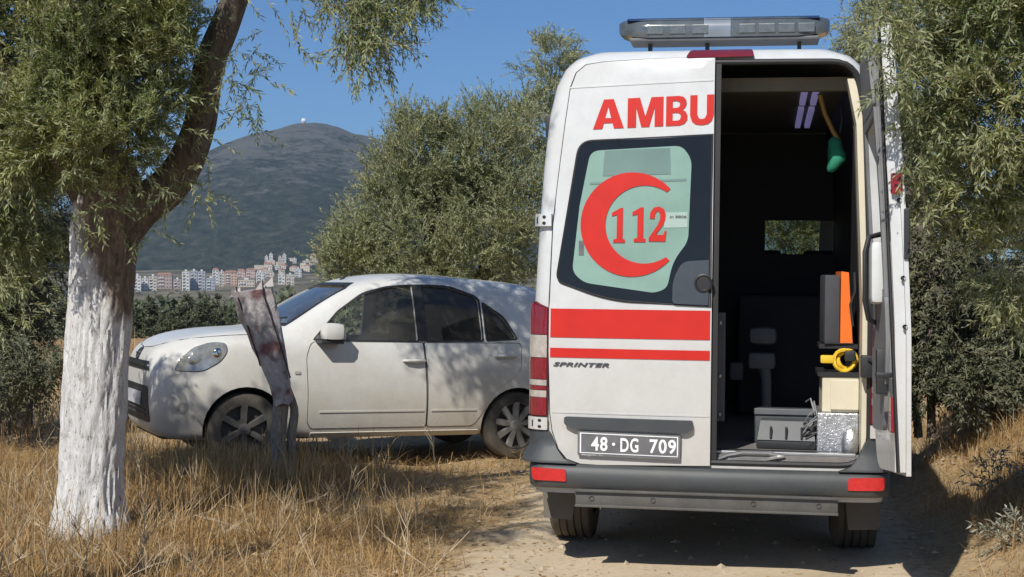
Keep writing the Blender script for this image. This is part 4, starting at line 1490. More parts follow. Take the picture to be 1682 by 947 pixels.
for s in (1, -1):
    f = cside(s)
    # doors: panels laid on the body with a dark gap under their edge
    FD = round_poly([(0.715, 0.92), (0.70, 0.62), (0.695, 0.36), (0.66, 0.31), (-0.36, 0.31), (-0.345, 0.70), (-0.322, 1.042), (0.665, 1.046)], [0.05, 0.0, 0.05, 0.02, 0.02, 0, 0.01, 0.05], 4)
    RDp = round_poly([(-0.339, 1.042), (-0.365, 0.70), (-0.378, 0.31), (-0.80, 0.31), (-0.87, 0.40), (-0.98, 0.62), (-1.15, 0.72), (-1.24, 0.80), (-1.25, 1.04)], [0.01, 0, 0.02, 0.04, 0.1, 0.1, 0.05, 0.05, 0.03], 4)
    for nm, P, hx in (("front_door", FD, -0.235), ("rear_door", RDp, -1.09)):
        d = MB().patch(P, 0.07, f, 0.005, 0.004).build(nm, CARW, car, 30)
        cx = sum(p[0] for p in P) / len(P); cz = sum(p[1] for p in P) / len(P)
        MB().patch([(cx + (p[0] - cx) * 1.014 + 0.0, cz + (p[1] - cz) * 1.016) for p in P], 0.07, f, 0.0022).build("door_gap", RUBBER, d)
        mm = MB()
        z = 0.885 if hx > -0.5 else 0.925
        for k in range(1):
            pts = [Vector(f(hx + dx, z, o)) for dx, o in ((0.10, 0.008), (0.085, 0.035), (0.0, 0.042), (-0.085, 0.035), (-0.10, 0.008))]
            mm.tube(pts, [0.011, 0.014, 0.016, 0.014, 0.011], 8)
        mm.build("handle", CARW, d, 50)
        MB().patch(round_poly([(hx - 0.085, z - 0.03), (hx + 0.085, z - 0.03), (hx + 0.085, z + 0.025), (hx - 0.085, z + 0.025)], 0.02, 3), 0.05, f, 0.0075, 0.002).build("handle_cup", pmat("cup_shade" + nm + str(s), (0.5, 0.5, 0.46), 0.4), d)
        x0, x1 = (0.60, -0.33) if hx > -0.5 else (-0.40, -0.82)
        MB().patch([(x0, 0.445), (x1, 0.445), (x1, 0.458), (x0, 0.458)], 0.07, f, 0.011, 0.006).build("rubbing_strip", CARW, d)
    MB().patch(W1, 0.06, f, -0.012).build("window", CGLASS, car, 40)
    MB().patch(W2, 0.06, f, -0.012).build("window", CGLASSD, car, 40)
    MB().patch(W3, 0.06, f, -0.012).build("quarter_window", CGLASSD, car, 40)
    # black window frame and pillar
    def rim(P, k):
        cx = sum(p[0] for p in P) / len(P); cz = sum(p[1] for p in P) / len(P)
        L = [math.hypot(p[0] - cx, p[1] - cz) for p in P]
        return [(cx + (p[0] - cx) * (1 + k / l), cz + (p[1] - cz) * (1 + k / l)) for p, l in zip(P, L)]
    m = MB()
    for P in (W1, W2, W3):
        n = len(P)
        Q = rim(P, 0.020)
        v2 = list(P) + list(Q)
        f2 = [(i, (i + 1) % n, n + (i + 1) % n, n + i) for i in range(n)]
        m.flat(v2, f2, 0.08, f, 0.0062, 0.004)
    m.patch([(-0.268, 1.55), (-0.352, 1.55), (-0.366, 1.056), (-0.284, 1.056)], 0.08, f, 0.0085, 0.004)
    m.build("window_trim", BLACK, car)
    MB().patch([(0.66, 0.235), (0.66, 0.275), (-0.86, 0.275), (-0.86, 0.235)], 0.1, f, 0.014, 0.012).build("sill", CARW, car, 40)
    # mirror
    mt = Matrix.Translation(Vector(f(0.50, 1.075, 0.0)))
    mm = MB()
    mm.box(-0.07, 0.10, s * 0.10 - 0.10, s * 0.10 + 0.10, -0.01, 0.135, mt, bev=0.045)
    mir = mm.build("wing_mirror", CARW, car, 50)
    MB().box(-0.07, 0.13, min(s * -0.03, s * 0.17), max(s * -0.03, s * 0.17), -0.04, -0.012, mt, bev=0.010).build("mirror_foot", BLACK, mir, 40)
    MB().box(-0.080, -0.068, s * 0.10 - 0.075, s * 0.10 + 0.075, 0.005, 0.10, mt).build("mirror_glass", CHROME, mir)
    # headlamp
    HL = round_poly([(1.80, 0.80), (1.75, 0.90), (1.64, 0.985), (1.50, 1.035), (1.39, 1.03), (1.38, 0.96), (1.44, 0.88), (1.58, 0.80)], [0.04, 0.03, 0.03, 0.05, 0.03, 0.03, 0.05, 0.05], 4)
    hl = MB().patch(HL, 0.05, f, 0.008, 0.008).build("headlight", HEADL, car, 40)
    MB().patch(rim(HL, 0.006), 0.05, f, 0.003).build("lamp_gap", RUBBER, hl)
    MB().ball(f(1.46, 0.945, 0.0), 0.042, 0.018, 0.05).build("bulb_reflector", CHROME, hl, 60)
    MB().ball(f(1.62, 0.89, 0.0), 0.085, 0.015, 0.05).build("bulb_reflector", HEADL, hl, 60)
    MB().patch(round_poly([(0.77, 0.775), (0.82, 0.775), (0.82, 0.80), (0.77, 0.80)], 0.008, 2), 0, f, 0.008, 0.006).build("side_repeater", LCLEAR, car)
    # fog lamp recess
    MB().patch([(1.74 + 0.045 * math.cos(a), 0.50 + 0.045 * math.sin(a)) for a in np.linspace(0, 2 * PI, 13)[:-1]], 0, f, 0.006).build("fog_lamp", LCLEAR, car)
    MB().patch(round_poly([(-1.66, 0.62), (-1.66, 1.10), (-1.56, 1.15), (-1.58, 0.70)], 0.03, 3), 0.06, f, 0.008, 0.006).build("tail_light", LREDM, car, 40)
MB().patch(WS, 0.08, cfront, -0.012).build("windscreen", CGLASSW, car, 40)
MB().patch(WR, 0.08, crear, -0.012).build("rear_window", CGLASSD, car, 40)
m = MB()
Q = [(-0.64, 1.175), (0.64, 1.175), (0.545, 1.505), (0.46, 1.56), (-0.46, 1.56), (-0.545, 1.505)]
m.flat(WS + Q, [(i, (i + 1) % 6, 6 + (i + 1) % 6, 6 + i) for i in range(6)], 0.1, cfront, 0.004, 0.004)
m.build("windscreen_trim", BLACK, car)
for yy in (-0.1, 0.35):
    m = MB()
    pts = [Vector(cfront(yy + 0.45 * t_ - 0.3, 1.205 + 0.025 * t_, 0.02)) for t_ in (0, 0.33, 0.66, 1)]
    m.tube(pts, 0.009, 5)
    m.build("wiper", BLACK, car)
# bonnet shut line and front mouth


def ctop(u, v, off=0.0):
    hit = CBVH.ray_cast(Vector((u, v, 3)), Vector((0, 0, -1)))
    return tuple(hit[0] + hit[1] * off) if hit[0] is not None else (u, v, 1.0)


for s in (1, -1):
    MB().tube([Vector(ctop(x_, s * y_, 0.0)) for x_, y_ in ((0.92, 0.70), (1.1, 0.70), (1.25, 0.69), (1.40, 0.665), (1.55, 0.62), (1.70, 0.54), (1.82, 0.42), (1.88, 0.26), (1.90, 0.02))], 0.0045, 5, cap=False).build("bonnet_gap", RUBBER, car)
MB().patch(round_poly([(-0.50, 0.790), (0.50, 0.790), (0.44, 0.868), (-0.44, 0.868)], 0.02, 3), 0.05, cfront, 0.006, 0.006).build("grille", BLACK, car)
gr = car.children[-1]
MB().patch([(-0.47, 0.822), (0.47, 0.822), (0.47, 0.838), (-0.47, 0.838)], 0.05, cfront, 0.016, 0.012).build("chrome_bar", CHROME, gr)
MB().patch(round_poly([(-0.54, 0.36), (0.54, 0.36), (0.50, 0.66), (-0.50, 0.66)], 0.05, 3), 0.05, cfront, 0.006, 0.006).build("lower_grille", BLACK, car)
lg = car.children[-1]
for z in (0.41, 0.45):
    MB().patch([(-0.42, z), (0.42, z), (0.42, z + 0.012), (-0.42, z + 0.012)], 0.05, cfront, 0.014, 0.008).build("slat", BUMP, lg)
MB().patch([(-0.26, 0.49), (0.26, 0.49), (0.26, 0.60), (-0.26, 0.60)], 0.06, cfront, 0.022, 0.012).build("number_plate", pmat("car_plate", (0.55, 0.55, 0.56), 0.4, var=0.2), car)
m = MB()
ring = [Vector(cfront(0.055 * math.cos(a), 0.915 + 0.045 * math.sin(a), 0.008)) for a in np.linspace(0, 2 * PI, 17)[:-1]]
m.tube(ring, 0.008, 6, closed=True)
m.tube([Vector(cfront(y, 0.915, 0.012)) for y in (-0.07, 0, 0.07)], 0.009, 6)
m.build("emblem", BADGE, car, 40)
m = MB().tube([(0.18, 0.0, 1.585), (0.10, 0.0, 1.64), (0.02, 0.0, 1.70)], [0.012, 0.007, 0.003], 6)
m.build("aerial", BLACK, car, 40)
# cabin
for y in (0.36, -0.36):
    s = MB()
    s.box(-0.62, -0.48, y - 0.22, y + 0.22, 0.62, 1.20, bev=0.05)
    s.box(-0.50, 0.02, y - 0.23, y + 0.23, 0.55, 0.72, bev=0.05)
    st = s.build("seat", SEATM, car, 40)
    MB().box(-0.63, -0.53, y - 0.13, y + 0.13, 1.23, 1.42, bev=0.045).build("headrest", SEATM, st, 40)
s = MB().box(-1.42, -1.25, -0.58, 0.58, 0.62, 1.14, bev=0.05)
s.build("rear_bench", SEATM, car, 40)
MB().box(0.42, 0.90, -0.68, 0.68, 0.75, 1.06, bev=0.05).build("dashboard", DKIN, car, 40)
m = MB()
m.tube([(0.36 + 0.05 * math.cos(a) * 0, 0.36 + 0.18 * math.cos(a), 0.98 + 0.17 * math.sin(a)) for a in np.linspace(0, 2 * PI, 17)[:-1]], 0.014, 6, closed=True)
m.build("steering_wheel", BLACK, car, 40)


def car_wheel(x, y, r, side, rimmat, turn=0.0, nsp=7):
    Mx = Matrix.Diagonal((1, 1, 1 / 0.98, 1)) @ Matrix.Translation((x, y, r)) @ Matrix.Rotation(R(90 * side) + turn, 4, 'Z')
    tp = [(-0.085, r * 0.68), (-0.095, r * 0.82), (-0.08, r * 0.95), (-0.055, r * 0.995), (-0.02, r), (0.02, r), (0.055, r * 0.995), (0.08, r * 0.95), (0.095, r * 0.82), (0.085, r * 0.68)]
    ty = MB().lathe(tp, Mx, 40).build("wheel", TYRE, car, 35)
    ri = MB().lathe([(0.075, r * 0.70), (0.092, r * 0.69), (0.088, r * 0.64), (0.03, r * 0.60), (0.02, r * 0.30), (0.02, 0.001)], Mx, 32).build("rim", RIMD, ty, 35)
    for k in range(nsp):
        a = 2 * PI * k / nsp
        Ms = Mx @ Matrix.Rotation(a, 4, 'X')
        m = MB()
        vs = [(0.055, -0.026, 0.02), (0.055, 0.026, 0.02), (0.07, 0.034, r * 0.67), (0.07, -0.034, r * 0.67),
              (0.085, -0.016, 0.02), (0.085, 0.016, 0.02), (0.092, 0.024, r * 0.67), (0.092, -0.024, r * 0.67)]
        m.add([Ms @ Vector(v) for v in vs], [(0, 3, 2, 1), (4, 5, 6, 7), (0, 1, 5, 4), (1, 2, 6, 5), (2, 3, 7, 6), (3, 0, 4, 7)])
        m.build("spoke", rimmat, ty, 35)
    MB().lathe([(0.06, 0.055), (0.095, 0.05), (0.10, 0.03), (0.10, 0.001)], Mx, 16).build("hub_cap", rimmat, ty, 35)


car_wheel(1.22, 0.715, 0.305, 1, RIMD, R(-4), 6)
car_wheel(-1.22, 0.715, 0.30, 1, RIMM, 0, 9)
car_wheel(1.22, -0.715, 0.305, -1, RIMD, R(-4), 6)
car_wheel(-1.22, -0.715, 0.30, -1, RIMM, 0, 9)


# ================================================================ VEGETATION
OLIVE = leaf_mat("olive_leaf", (0.245, 0.275, 0.098), (0.40, 0.43, 0.255), 0.52)
OLIVEN = leaf_mat("olive_leaf_near", (0.235, 0.275, 0.085), (0.385, 0.425, 0.235), 0.55)
OLIVED = leaf_mat("shade_dark_leaf", (0.075, 0.085, 0.036), (0.14, 0.15, 0.09), 0.25)  # leaf colour darkened to paint the shade these trees and shrubs stand in
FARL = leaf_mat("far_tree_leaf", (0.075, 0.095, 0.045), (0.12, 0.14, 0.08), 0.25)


def bark_mat(name, base, paint=None):
    m, nt, out = new_mat(name)
    b = nd(nt, "ShaderNodeBsdfPrincipled", i_Roughness=0.9)
    b.inputs["Specular IOR Level"].default_value = 0.2
    tc = nd(nt, "ShaderNodeTexCoord")
    P = tc.outputs["Object"]
    mp = nd(nt, "ShaderNodeMapping"); mp.inputs["Scale"].default_value = (1, 1, 0.28)
    nt.links.new(P, mp.inputs[0])
    n1 = noise_tex(nt, mp.outputs[0], 26, 9, 0.75, 1.2)
    n2 = noise_tex(nt, P, 3.5, 6, 0.65)
    n3 = noise_tex(nt, mp.outputs[0], 70, 5, 0.7)
    c = ramp(nt, n1, [(0.32, tuple(x * 0.35 for x in base)), (0.52, base), (0.72, tuple(x * 1.5 for x in base))]).outputs[0]
    if paint:
        white = ramp(nt, n1, [(0.32, (0.26, 0.22, 0.175)), (0.40, (0.62, 0.60, 0.56)), (0.54, (0.80, 0.79, 0.77))]).outputs[0]
        sx = nd(nt, "ShaderNodeSeparateXYZ"); nt.links.new(P, sx.inputs[0])
        # whitewash edge slants: one flank bark brown, partly its shade painted in
        e = nd(nt, "ShaderNodeMath", operation='MULTIPLY_ADD')
        nt.links.new(sx.outputs[0], e.inputs[0]); e.inputs[1].default_value = paint[1]; nt.links.new(sx.outputs[2], e.inputs[2])
        e2 = nd(nt, "ShaderNodeMath", operation='MULTIPLY_ADD')
        nt.links.new(n2, e2.inputs[0]); e2.inputs[1].default_value = 0.9; nt.links.new(e.outputs[0], e2.inputs[2])
        f = nd(nt, "ShaderNodeMapRange")
        f.inputs[1].default_value, f.inputs[2].default_value = paint[0] + 0.62, paint[0] + 0.38
        nt.links.new(e2.outputs[0], f.inputs[0])
        chips = ramp(nt, n3, [(0.35, (0.15, 0.15, 0.15)), (0.42, (1, 1, 1))]).outputs[0]
        mul = nd(nt, "ShaderNodeMath", operation='MULTIPLY')
        nt.links.new(f.outputs[0], mul.inputs[0]); nt.links.new(chips, mul.inputs[1])
        c = mixc(nt, mul.outputs[0], c, white)
        lo = nd(nt, "ShaderNodeMapRange")      # soil splashed on the foot
        lo.inputs[1].default_value, lo.inputs[2].default_value = 0.42, 0.02
        lo.inputs[4].default_value = 0.75
        e3 = nd(nt, "ShaderNodeMath", operation='MULTIPLY_ADD')
        nt.links.new(n2, e3.inputs[0]); e3.inputs[1].default_value = 0.5; nt.links.new(sx.outputs[2], e3.inputs[2])
        nt.links.new(e3.outputs[0], lo.inputs[0])
        c = mixc(nt, lo.outputs[0], c, (0.26, 0.20, 0.13))
    nt.links.new(c, b.inputs["Base Color"])
    ad = nd(nt, "ShaderNodeMath", operation='MULTIPLY_ADD')
    nt.links.new(n3, ad.inputs[0]); ad.inputs[1].default_value = 0.4; nt.links.new(n1, ad.inputs[2])
    bp = nd(nt, "ShaderNodeBump"); bp.inputs["Strength"].default_value = 0.7 if paint else 1.0; bp.inputs["Distance"].default_value = 0.04
    nt.links.new(ad.outputs[0], bp.inputs["Height"])
    nt.links.new(bp.outputs[0], b.inputs["Normal"])
    nt.links.new(b.outputs[0], out.inputs[0])
    return m


BARK = bark_mat("olive_bark", (0.20, 0.165, 0.13))
BARKW = bark_mat("whitewashed_olive_bark", (0.24, 0.185, 0.14), (1.85, 2.6))
TWIG = pmat("twig_bark", (0.20, 0.18, 0.11), 0.8, var=0.3, scale=30)


def rnd_unit(rng, n):
    v = rng.normal(size=(n, 3))
    return v / np.linalg.norm(v, axis=1, keepdims=True)


def unit(v):
    return v / np.maximum(np.linalg.norm(v, axis=-1, keepdims=True), 1e-9)


def twig_geo(rng, a, d, L, nl, ll, lw, droop, spread=0.75):
    """leaves (triangles) and stems of twigs that start at a, run along d for L and droop"""
    N = len(a)
    t = ((np.arange(nl) // 2 + 0.8) / (nl / 2 + 0.4))[None, :, None]
    dn = np.array([0, 0, -1.0])
    Lx = L[:, None, None]
    dr = droop[:, None, None]
    pos = a[:, None] + d[:, None] * Lx * t + dn * dr * Lx * t * t
    tan = unit(d[:, None] + dn * 2 * dr * t)
    p1 = unit(np.cross(d, rnd_unit(rng, N)))
    p2 = np.cross(d, p1)
    k = np.arange(nl)
    ang = (k // 2 * (PI / 2) + (k % 2) * PI)[None] + rng.normal(0, 0.35, (N, nl))
    per = p1[:, None] * np.cos(ang)[..., None] + p2[:, None] * np.sin(ang)[..., None]
    ld = unit(tan * 0.85 + per * spread + rng.normal(0, 0.16, (N, nl, 3)))
    up = np.array([-0.19, -0.40, 0.9]) + rng.normal(0, 0.45, (N, nl, 3))      # leaves turn their faces to the light
    sd = unit(np.cross(ld, up))
    nm = np.cross(sd, ld)
    Ls = (ll * rng.uniform(0.5, 1.3, (N, nl)))[..., None]
    Ws = (lw * rng.uniform(0.75, 1.2, (N, nl)))[..., None]
    b = pos
    tip = pos + ld * Ls - nm * Ls * 0.08
    mid = pos + ld * Ls * 0.48
    l = mid + sd * Ws * 0.5 + nm * Ws * 0.15
    r = mid - sd * Ws * 0.5 + nm * Ws * 0.15
    co = np.stack([b, l, tip, r], 2).reshape(-1, 3)
    n = N * nl
    i = np.arange(n)[:, None] * 4
    fc = np.concatenate([i + np.array([[0, 2, 1]]), i + np.array([[0, 3, 2]])], 1).reshape(-1, 3)
    # stems: three-sided, three segments
    ts = np.array([0, 0.4, 0.75, 1.0])[None, :, None]
    sp = a[:, None] + d[:, None] * Lx * ts + dn * dr * Lx * ts * ts
    rad = (np.array([1.0, 0.8, 0.55, 0.25])[None, :, None] * (0.0042 * (L / 0.3))[:, None, None])
    vs = []
    for q in range(3):
        an = 2 * PI * q / 3
        vs.append(sp + (p1 * math.cos(an) + p2 * math.sin(an))[:, None] * rad)
    sv = np.stack(vs, 2).reshape(-1, 3)          # N,4,3
    base = np.arange(N)[:, None] * 12
    f = []
    for j in range(3):
        for q in range(3):
            q2 = (q + 1) % 3
            A, B, C_, D = j * 3 + q, j * 3 + q2, j * 3 + 3 + q2, j * 3 + 3 + q
            f += [[A, B, C_], [A, C_, D]]
    sf = (base[:, :, None] + np.array(f).reshape(1, -1)[:, :, None].reshape(1, -1, 1).transpose(0, 2, 1)).reshape(-1, 3)
    return co, fc, sv, sf


def lobe_twigs(rng, lobes, per_clump=14):
    A, D, Ls, Dr = [], [], [], []
    for lb in lobes:
        c, rad, n, L, droop = lb["c"], np.array(lb["r"]), lb["n"], lb["L"], lb.get("droop", 0.25)
        nc = max(1, n // per_clump)
        u = rnd_unit(rng, nc)
        rr = rng.uniform(0, 1, (nc, 1)) ** (1 / lb.get("shell", 4.0))
        cl = np.array(c) + u * rr * rad
        out = unit(u / rad)
        cd = unit(out * 0.9 + rng.normal(0, 0.5, (nc, 3)) + np.array([0, 0, lb.get("up", 0.25)]))
        a = np.repeat(cl, per_clump, 0) + rng.normal(0, 0.30 * L, (nc * per_clump, 3))
        d = unit(np.repeat(cd, per_clump, 0) + rng.normal(0, 0.5, (nc * per_clump, 3)))
        A.append(a); D.append(d)
        Ls.append(L * rng.uniform(0.6, 1.25, len(a))); Dr.append(droop * rng.uniform(0.3, 1.7, len(a)))
    return np.concatenate(A), np.concatenate(D), np.concatenate(Ls), np.concatenate(Dr)


def foliage(parent, seed, lobes, nl, ll, lw, mat, extra=None, name="foliage", stems=True, keep=None, spread=0.75):
    rng = np.random.default_rng(seed)
    a, d, L, dr = lobe_twigs(rng, lobes)
    if extra is not None:
        a = np.concatenate([a, extra[0]]); d = np.concatenate([d, extra[1]]); L = np.concatenate([L, extra[2]]); dr = np.concatenate([dr, extra[3]])
    if keep is not None:
        k = keep(a, rng)
        a, d, L, dr = a[k], d[k], L[k], dr[k]
    co, fc, sv, sf = twig_geo(rng, a, d, L, nl, ll, lw, dr, spread)
    off = np.array(parent.location)
    if stems:
        n = len(co)
        o = np_mesh(name, np.concatenate([co, sv]) - off, np.concatenate([fc, sf + n]), [mat, TWIG], False, parent,
                    np.concatenate([np.zeros(len(fc), int), np.ones(len(sf), int)]))
    else:
        o = np_mesh(name, co - off, fc, mat, False, parent)
    o["kind"] = "stuff"
    return o


def rough_tube(path, radii, n=20, seed=0, amp=0.12, sub=4, ridge=5):
    """bark tube: smooth path, radius broken up by ridges and lumps"""
    P = [Vector(p) for p in path]
    pts, rs = [], []
    for i in range(len(P) - 1):
        p0, p1, p2, p3 = P[max(i - 1, 0)], P[i], P[i + 1], P[min(i + 2, len(P) - 1)]
        for k in range(sub):
            t = k / sub
            pts.append(0.5 * ((2 * p1) + (p2 - p0) * t + (2 * p0 - 5 * p1 + 4 * p2 - p3) * t * t + (-p0 + 3 * p1 - 3 * p2 + p3) * t ** 3))
            rs.append(radii[i] * (1 - t) + radii[i + 1] * t)
    pts.append(P[-1]); rs.append(radii[-1])
    m = MB().tube(pts, rs, n)
    for i in range(len(pts)):
        for k in range(n):
            v = Vector(m.v[i * n + k])
            ax = v - pts[i]
            an = 2 * PI * k / n
            q = Vector((math.cos(an) * 1.6 + seed, math.sin(an) * 1.6, pts[i].z * 1.3 + pts[i].x))
            w = noise.noise(q) * 0.7 + noise.noise(q * 2.3) * 0.45 - abs(noise.noise(Vector((q.x * ridge, q.y * ridge, q.z * 1.1)))) * 0.5 + 0.1
            if n > 40:
                w -= 1.0 * max(0, 0.22 - abs(noise.noise(Vector((q.x * 4.2, q.y * 4.2, q.z * 2.6)))))  / 0.22 * 0.7
                w += 0.25 * noise.noise(Vector((q.x * 9, q.y * 9, q.z * 8)))
            m.v[i * n + k] = tuple(pts[i] + ax * (1 + amp * w))
    return m


def P9(u, v, d=9.5, dy=0.0):
    p = at(u, v, d)
    return (p.x, p.y + dy, p.z)


# ---- foreground olive with the whitewashed trunk
TX, TY = -2.63, 9.5
ot = thing("olive_tree", "old olive tree with whitewashed trunk standing in dry grass beside the car", "tree", (TX, TY, 0.0))


def loc(path):
    return [(p[0] - TX, p[1] - TY, p[2]) for p in path]


tr = rough_tube(loc([(TX - 0.01, TY, -0.15), (-2.64, TY, 0.05), (-2.633, TY, 0.36), (-2.60, TY, 1.07), (-2.565, TY, 1.64), (-2.53, TY, 2.0), (-2.50, TY, 2.22), (-2.55, TY + 0.02, 2.38)]),
                [0.34, 0.262, 0.205, 0.196, 0.200, 0.212, 0.19, 0.11], 96, 3, 0.12, 16, 4)
tr.build("trunk", BARKW, ot, 60)
rl = rough_tube(loc([(-2.48, TY, 1.85), (-2.33, TY, 2.05), (-2.16, TY - 0.02, 2.17), (-2.03, TY - 0.05, 2.32), (-1.945, TY - 0.08, 2.52), (-1.90, TY - 0.1, 2.72), (-1.855, TY - 0.15, 2.92), (-1.76, TY - 0.2, 3.14), (-1.66, TY - 0.25, 3.36), (-1.5, TY - 0.35, 3.75), (-1.2, TY - 0.6, 4.3)]),
                [0.13, 0.135, 0.125, 0.112, 0.098, 0.090, 0.092, 0.086, 0.078, 0.06, 0.04], 22, 9, 0.16, 5, 4)
rl.build("limb", BARK, ot, 60)
for sd, pth, rr_ in ((13, [(-2.60, TY, 2.1), (-2.75, TY - 0.1, 2.4), (-3.0, TY - 0.25, 2.75), (-3.3, TY - 0.45, 3.2), (-3.6, TY - 0.6, 3.8)], [0.13, 0.12, 0.10, 0.085, 0.05]),
                     (17, [(-2.52, TY + 0.03, 2.15), (-2.55, TY - 0.3, 2.7), (-2.5, TY - 0.8, 3.3), (-2.4, TY - 1.3, 4.1)], [0.13, 0.10, 0.08, 0.05]),
                     (19, [(-1.66, TY - 0.25, 3.36), (-1.25, TY - 0.5, 3.6), (-0.9, TY - 0.8, 3.62)], [0.05, 0.035, 0.02])):
    rough_tube(loc(pth), rr_, 14, sd, 0.15, 4).build("limb", BARK, ot, 60)
rng = np.random.default_rng(5)


def hang(n, x0, x1, y0, y1, z0, z1, L, seed):
    r = np.random.default_rng(seed)
    a = np.stack([r.uniform(x0, x1, n), r.uniform(y0, y1, n), r.uniform(z0, z1, n)], 1)
    d = unit(np.stack([r.normal(0, 0.45, n), r.normal(0, 0.3, n), r.normal(-0.45, 0.35, n)], 1))
    return a, d, L * r.uniform(0.7, 1.3, n), r.uniform(0.2, 0.8, n)


def hx(u, v, d=8.8):
    return at(u, v, d)


def cat4(*xs):
    return tuple(np.concatenate([x[i] for x in xs]) for i in range(4))


def spray(u0, u1, v0, v1, n, L, seed, d0=8.6, d1=9.2):
    r = np.random.default_rng(seed)
    A = []
    for k in range(n):
        p = at(r.uniform(u0, u1), r.uniform(v0, v1), r.uniform(d0, d1))
        A.append(p)
    a = np.array([list(p) for p in A])
    d = unit(np.stack([r.normal(0.1, 0.5, n), r.normal(0, 0.3, n), r.normal(-0.30, 0.45, n)], 1))
    return a, d, L * r.uniform(0.6, 1.3, n), r.uniform(0.05, 0.45, n)


ex = cat4(spray(520, 700, -60, 20, 200, 0.22, 21), spray(555, 650, 0, 80, 120, 0.19, 22), spray(568, 615, 60, 130, 18, 0.17, 23), spray(650, 740, -40, 5, 48, 0.17, 24),
          spray(365, 440, 85, 150, 16, 0.18, 25), spray(375, 425, 160, 215, 9, 0.16, 26), spray(395, 500, -40, 80, 12, 0.18, 27),
          spray(230, 350, 210, 330, 30, 0.17, 28), spray(110, 260, 300, 390, 22, 0.15, 29, 8.7, 9.1), spray(-20, 90, 430, 530, 20, 0.18, 30, 9.4, 9.8))
foliage(ot, 31, [
    dict(c=at(60, 60, 9.1), r=(0.85, 0.50, 0.50), n=2200, L=0.20, droop=0.05, up=0.9, shell=3),
    dict(c=at(190, 110, 9.0), r=(0.46, 0.40, 0.46), n=1300, L=0.18, droop=0.05, up=0.9, shell=3),
    dict(c=at(270, 40, 8.9), r=(0.26, 0.26, 0.26), n=460, L=0.17, droop=0.05, up=0.9),
    dict(c=at(20, 230, 9.7), r=(0.62, 0.30, 0.38), n=1500, L=0.18, droop=0.05, up=0.8),
    dict(c=at(150, 215, 8.8), r=(0.36, 0.26, 0.24), n=700, L=0.17, droop=0.08, up=0.7),
    dict(c=at(0, 360, 9.9), r=(0.36, 0.25, 0.36), n=420, L=0.18, droop=0.4, up=0.0),
    dict(c=(-1.4, 10.4, 4.4), r=(0.75, 0.6, 0.42), n=1100, L=0.32, droop=0.3),
    dict(c=(-3.85, 10.8, 2.10), r=(0.45, 0.32, 0.26), n=640, L=0.28, droop=0.4),
    dict(c=(-2.78, 8.72, 2.45), r=(0.26, 0.16, 0.26), n=100, L=0.16, droop=0.2, up=0.3),
    dict(c=(-3.95, 8.9, 3.95), r=(0.5, 0.45, 0.35), n=360, L=0.26, droop=0.2),
    dict(c=(-2.4, 8.15, 4.15), r=(0.5, 0.5, 0.35), n=330, L=0.26, droop=0.2),
    dict(c=(-1.2, 8.9, 4.45), r=(0.5, 0.5, 0.35), n=330, L=0.26, droop=0.2),
    dict(c=at(-10, 130, 9.4), r=(0.5, 0.3, 0.6), n=800, L=0.2, droop=0.1, up=0.6),
], 18, 0.047, 0.0112, OLIVEN, ex, spread=0.62)

# ---- olive nearer the viewer that dapples the van
on = thing("olive_tree", "olive tree whose crown reaches over the grass before the whitewashed olive", "tree", (-3.9, 5.0, 0.0))
rough_tube([(0, 0, -0.1), (0.02, 0, 0.5), (0.1, 0.05, 1.5), (0.4, 0.3, 2.6), (0.9, 0.7, 3.6)], [0.26, 0.2, 0.18, 0.14, 0.08], 20, 41, 0.14).build("trunk", BARK, on, 60)
foliage(on, 43, [dict(c=(-2.5, 6.0, 4.5), r=(0.8, 0.75, 0.5), n=420, L=0.34, droop=0.4),
                 dict(c=(-1.42, 6.0, 5.1), r=(0.26, 0.26, 0.22), n=80, L=0.26, droop=0.4)], 14, 0.06, 0.0135, OLIVEN)


def px_lobe(u, v, d, ru, rv, ry, n, L, droop=0.25, **k):
    return dict(c=at(u, v, d), r=(ru / FPX * d, ry, rv / FPX * d), n=n, L=L, droop=droop, **k)


# ---- olives behind the car
o3 = thing("olive_tree", "broad bushy olive tree standing behind the white hatchback", "tree", (-0.9, 22.2, 0.0))
rough_tube([(0, 0, -0.1), (0.05, 0, 0.6), (-0.1, 0, 1.3), (-0.3, 0.1, 2.4)], [0.3, 0.22, 0.2, 0.1], 14, 51, 0.14).build("trunk", BARK, o3, 60)
rough_tube([(0.05, 0, 0.9), (0.5, 0.1, 1.7), (0.8, 0.1, 2.8)], [0.16, 0.13, 0.07], 12, 52, 0.14).build("limb", BARK, o3, 60)
foliage(o3, 53, [px_lobe(650, 385, 22, 100, 90, 1.0, 1300, 0.30, 0.03, up=1.3), px_lobe(700, 290, 22, 90, 80, 1.0, 1200, 0.32, 0.03, up=1.6), px_lobe(775, 265, 22.3, 90, 85, 1.0, 1200, 0.32, 0.03, up=1.6),
                 px_lobe(830, 370, 21.6, 110, 120, 1.0, 1300, 0.28, 0.05, up=1.0), px_lobe(592, 435, 21.6, 58, 45, 0.7, 600, 0.28, 0.03, up=1.2), px_lobe(720, 440, 21.4, 170, 110, 1.0, 1700, 0.28, 0.05, up=0.9),
                 px_lobe(690, 220, 22, 45, 30, 0.6, 300, 0.30, 0.02, up=2.0), px_lobe(820, 195, 22.6, 55, 32, 0.6, 340, 0.30, 0.02, up=2.0), px_lobe(750, 340, 22, 140, 140, 1.0, 500, 0.3, shell=1.6)],
        16, 0.062, 0.0155, OLIVE, spread=0.5)
o4 = thing("olive_tree", "tall slim olive crown rising beside the ambulance roof edge", "tree", (0.75, 25.5, 0.0))
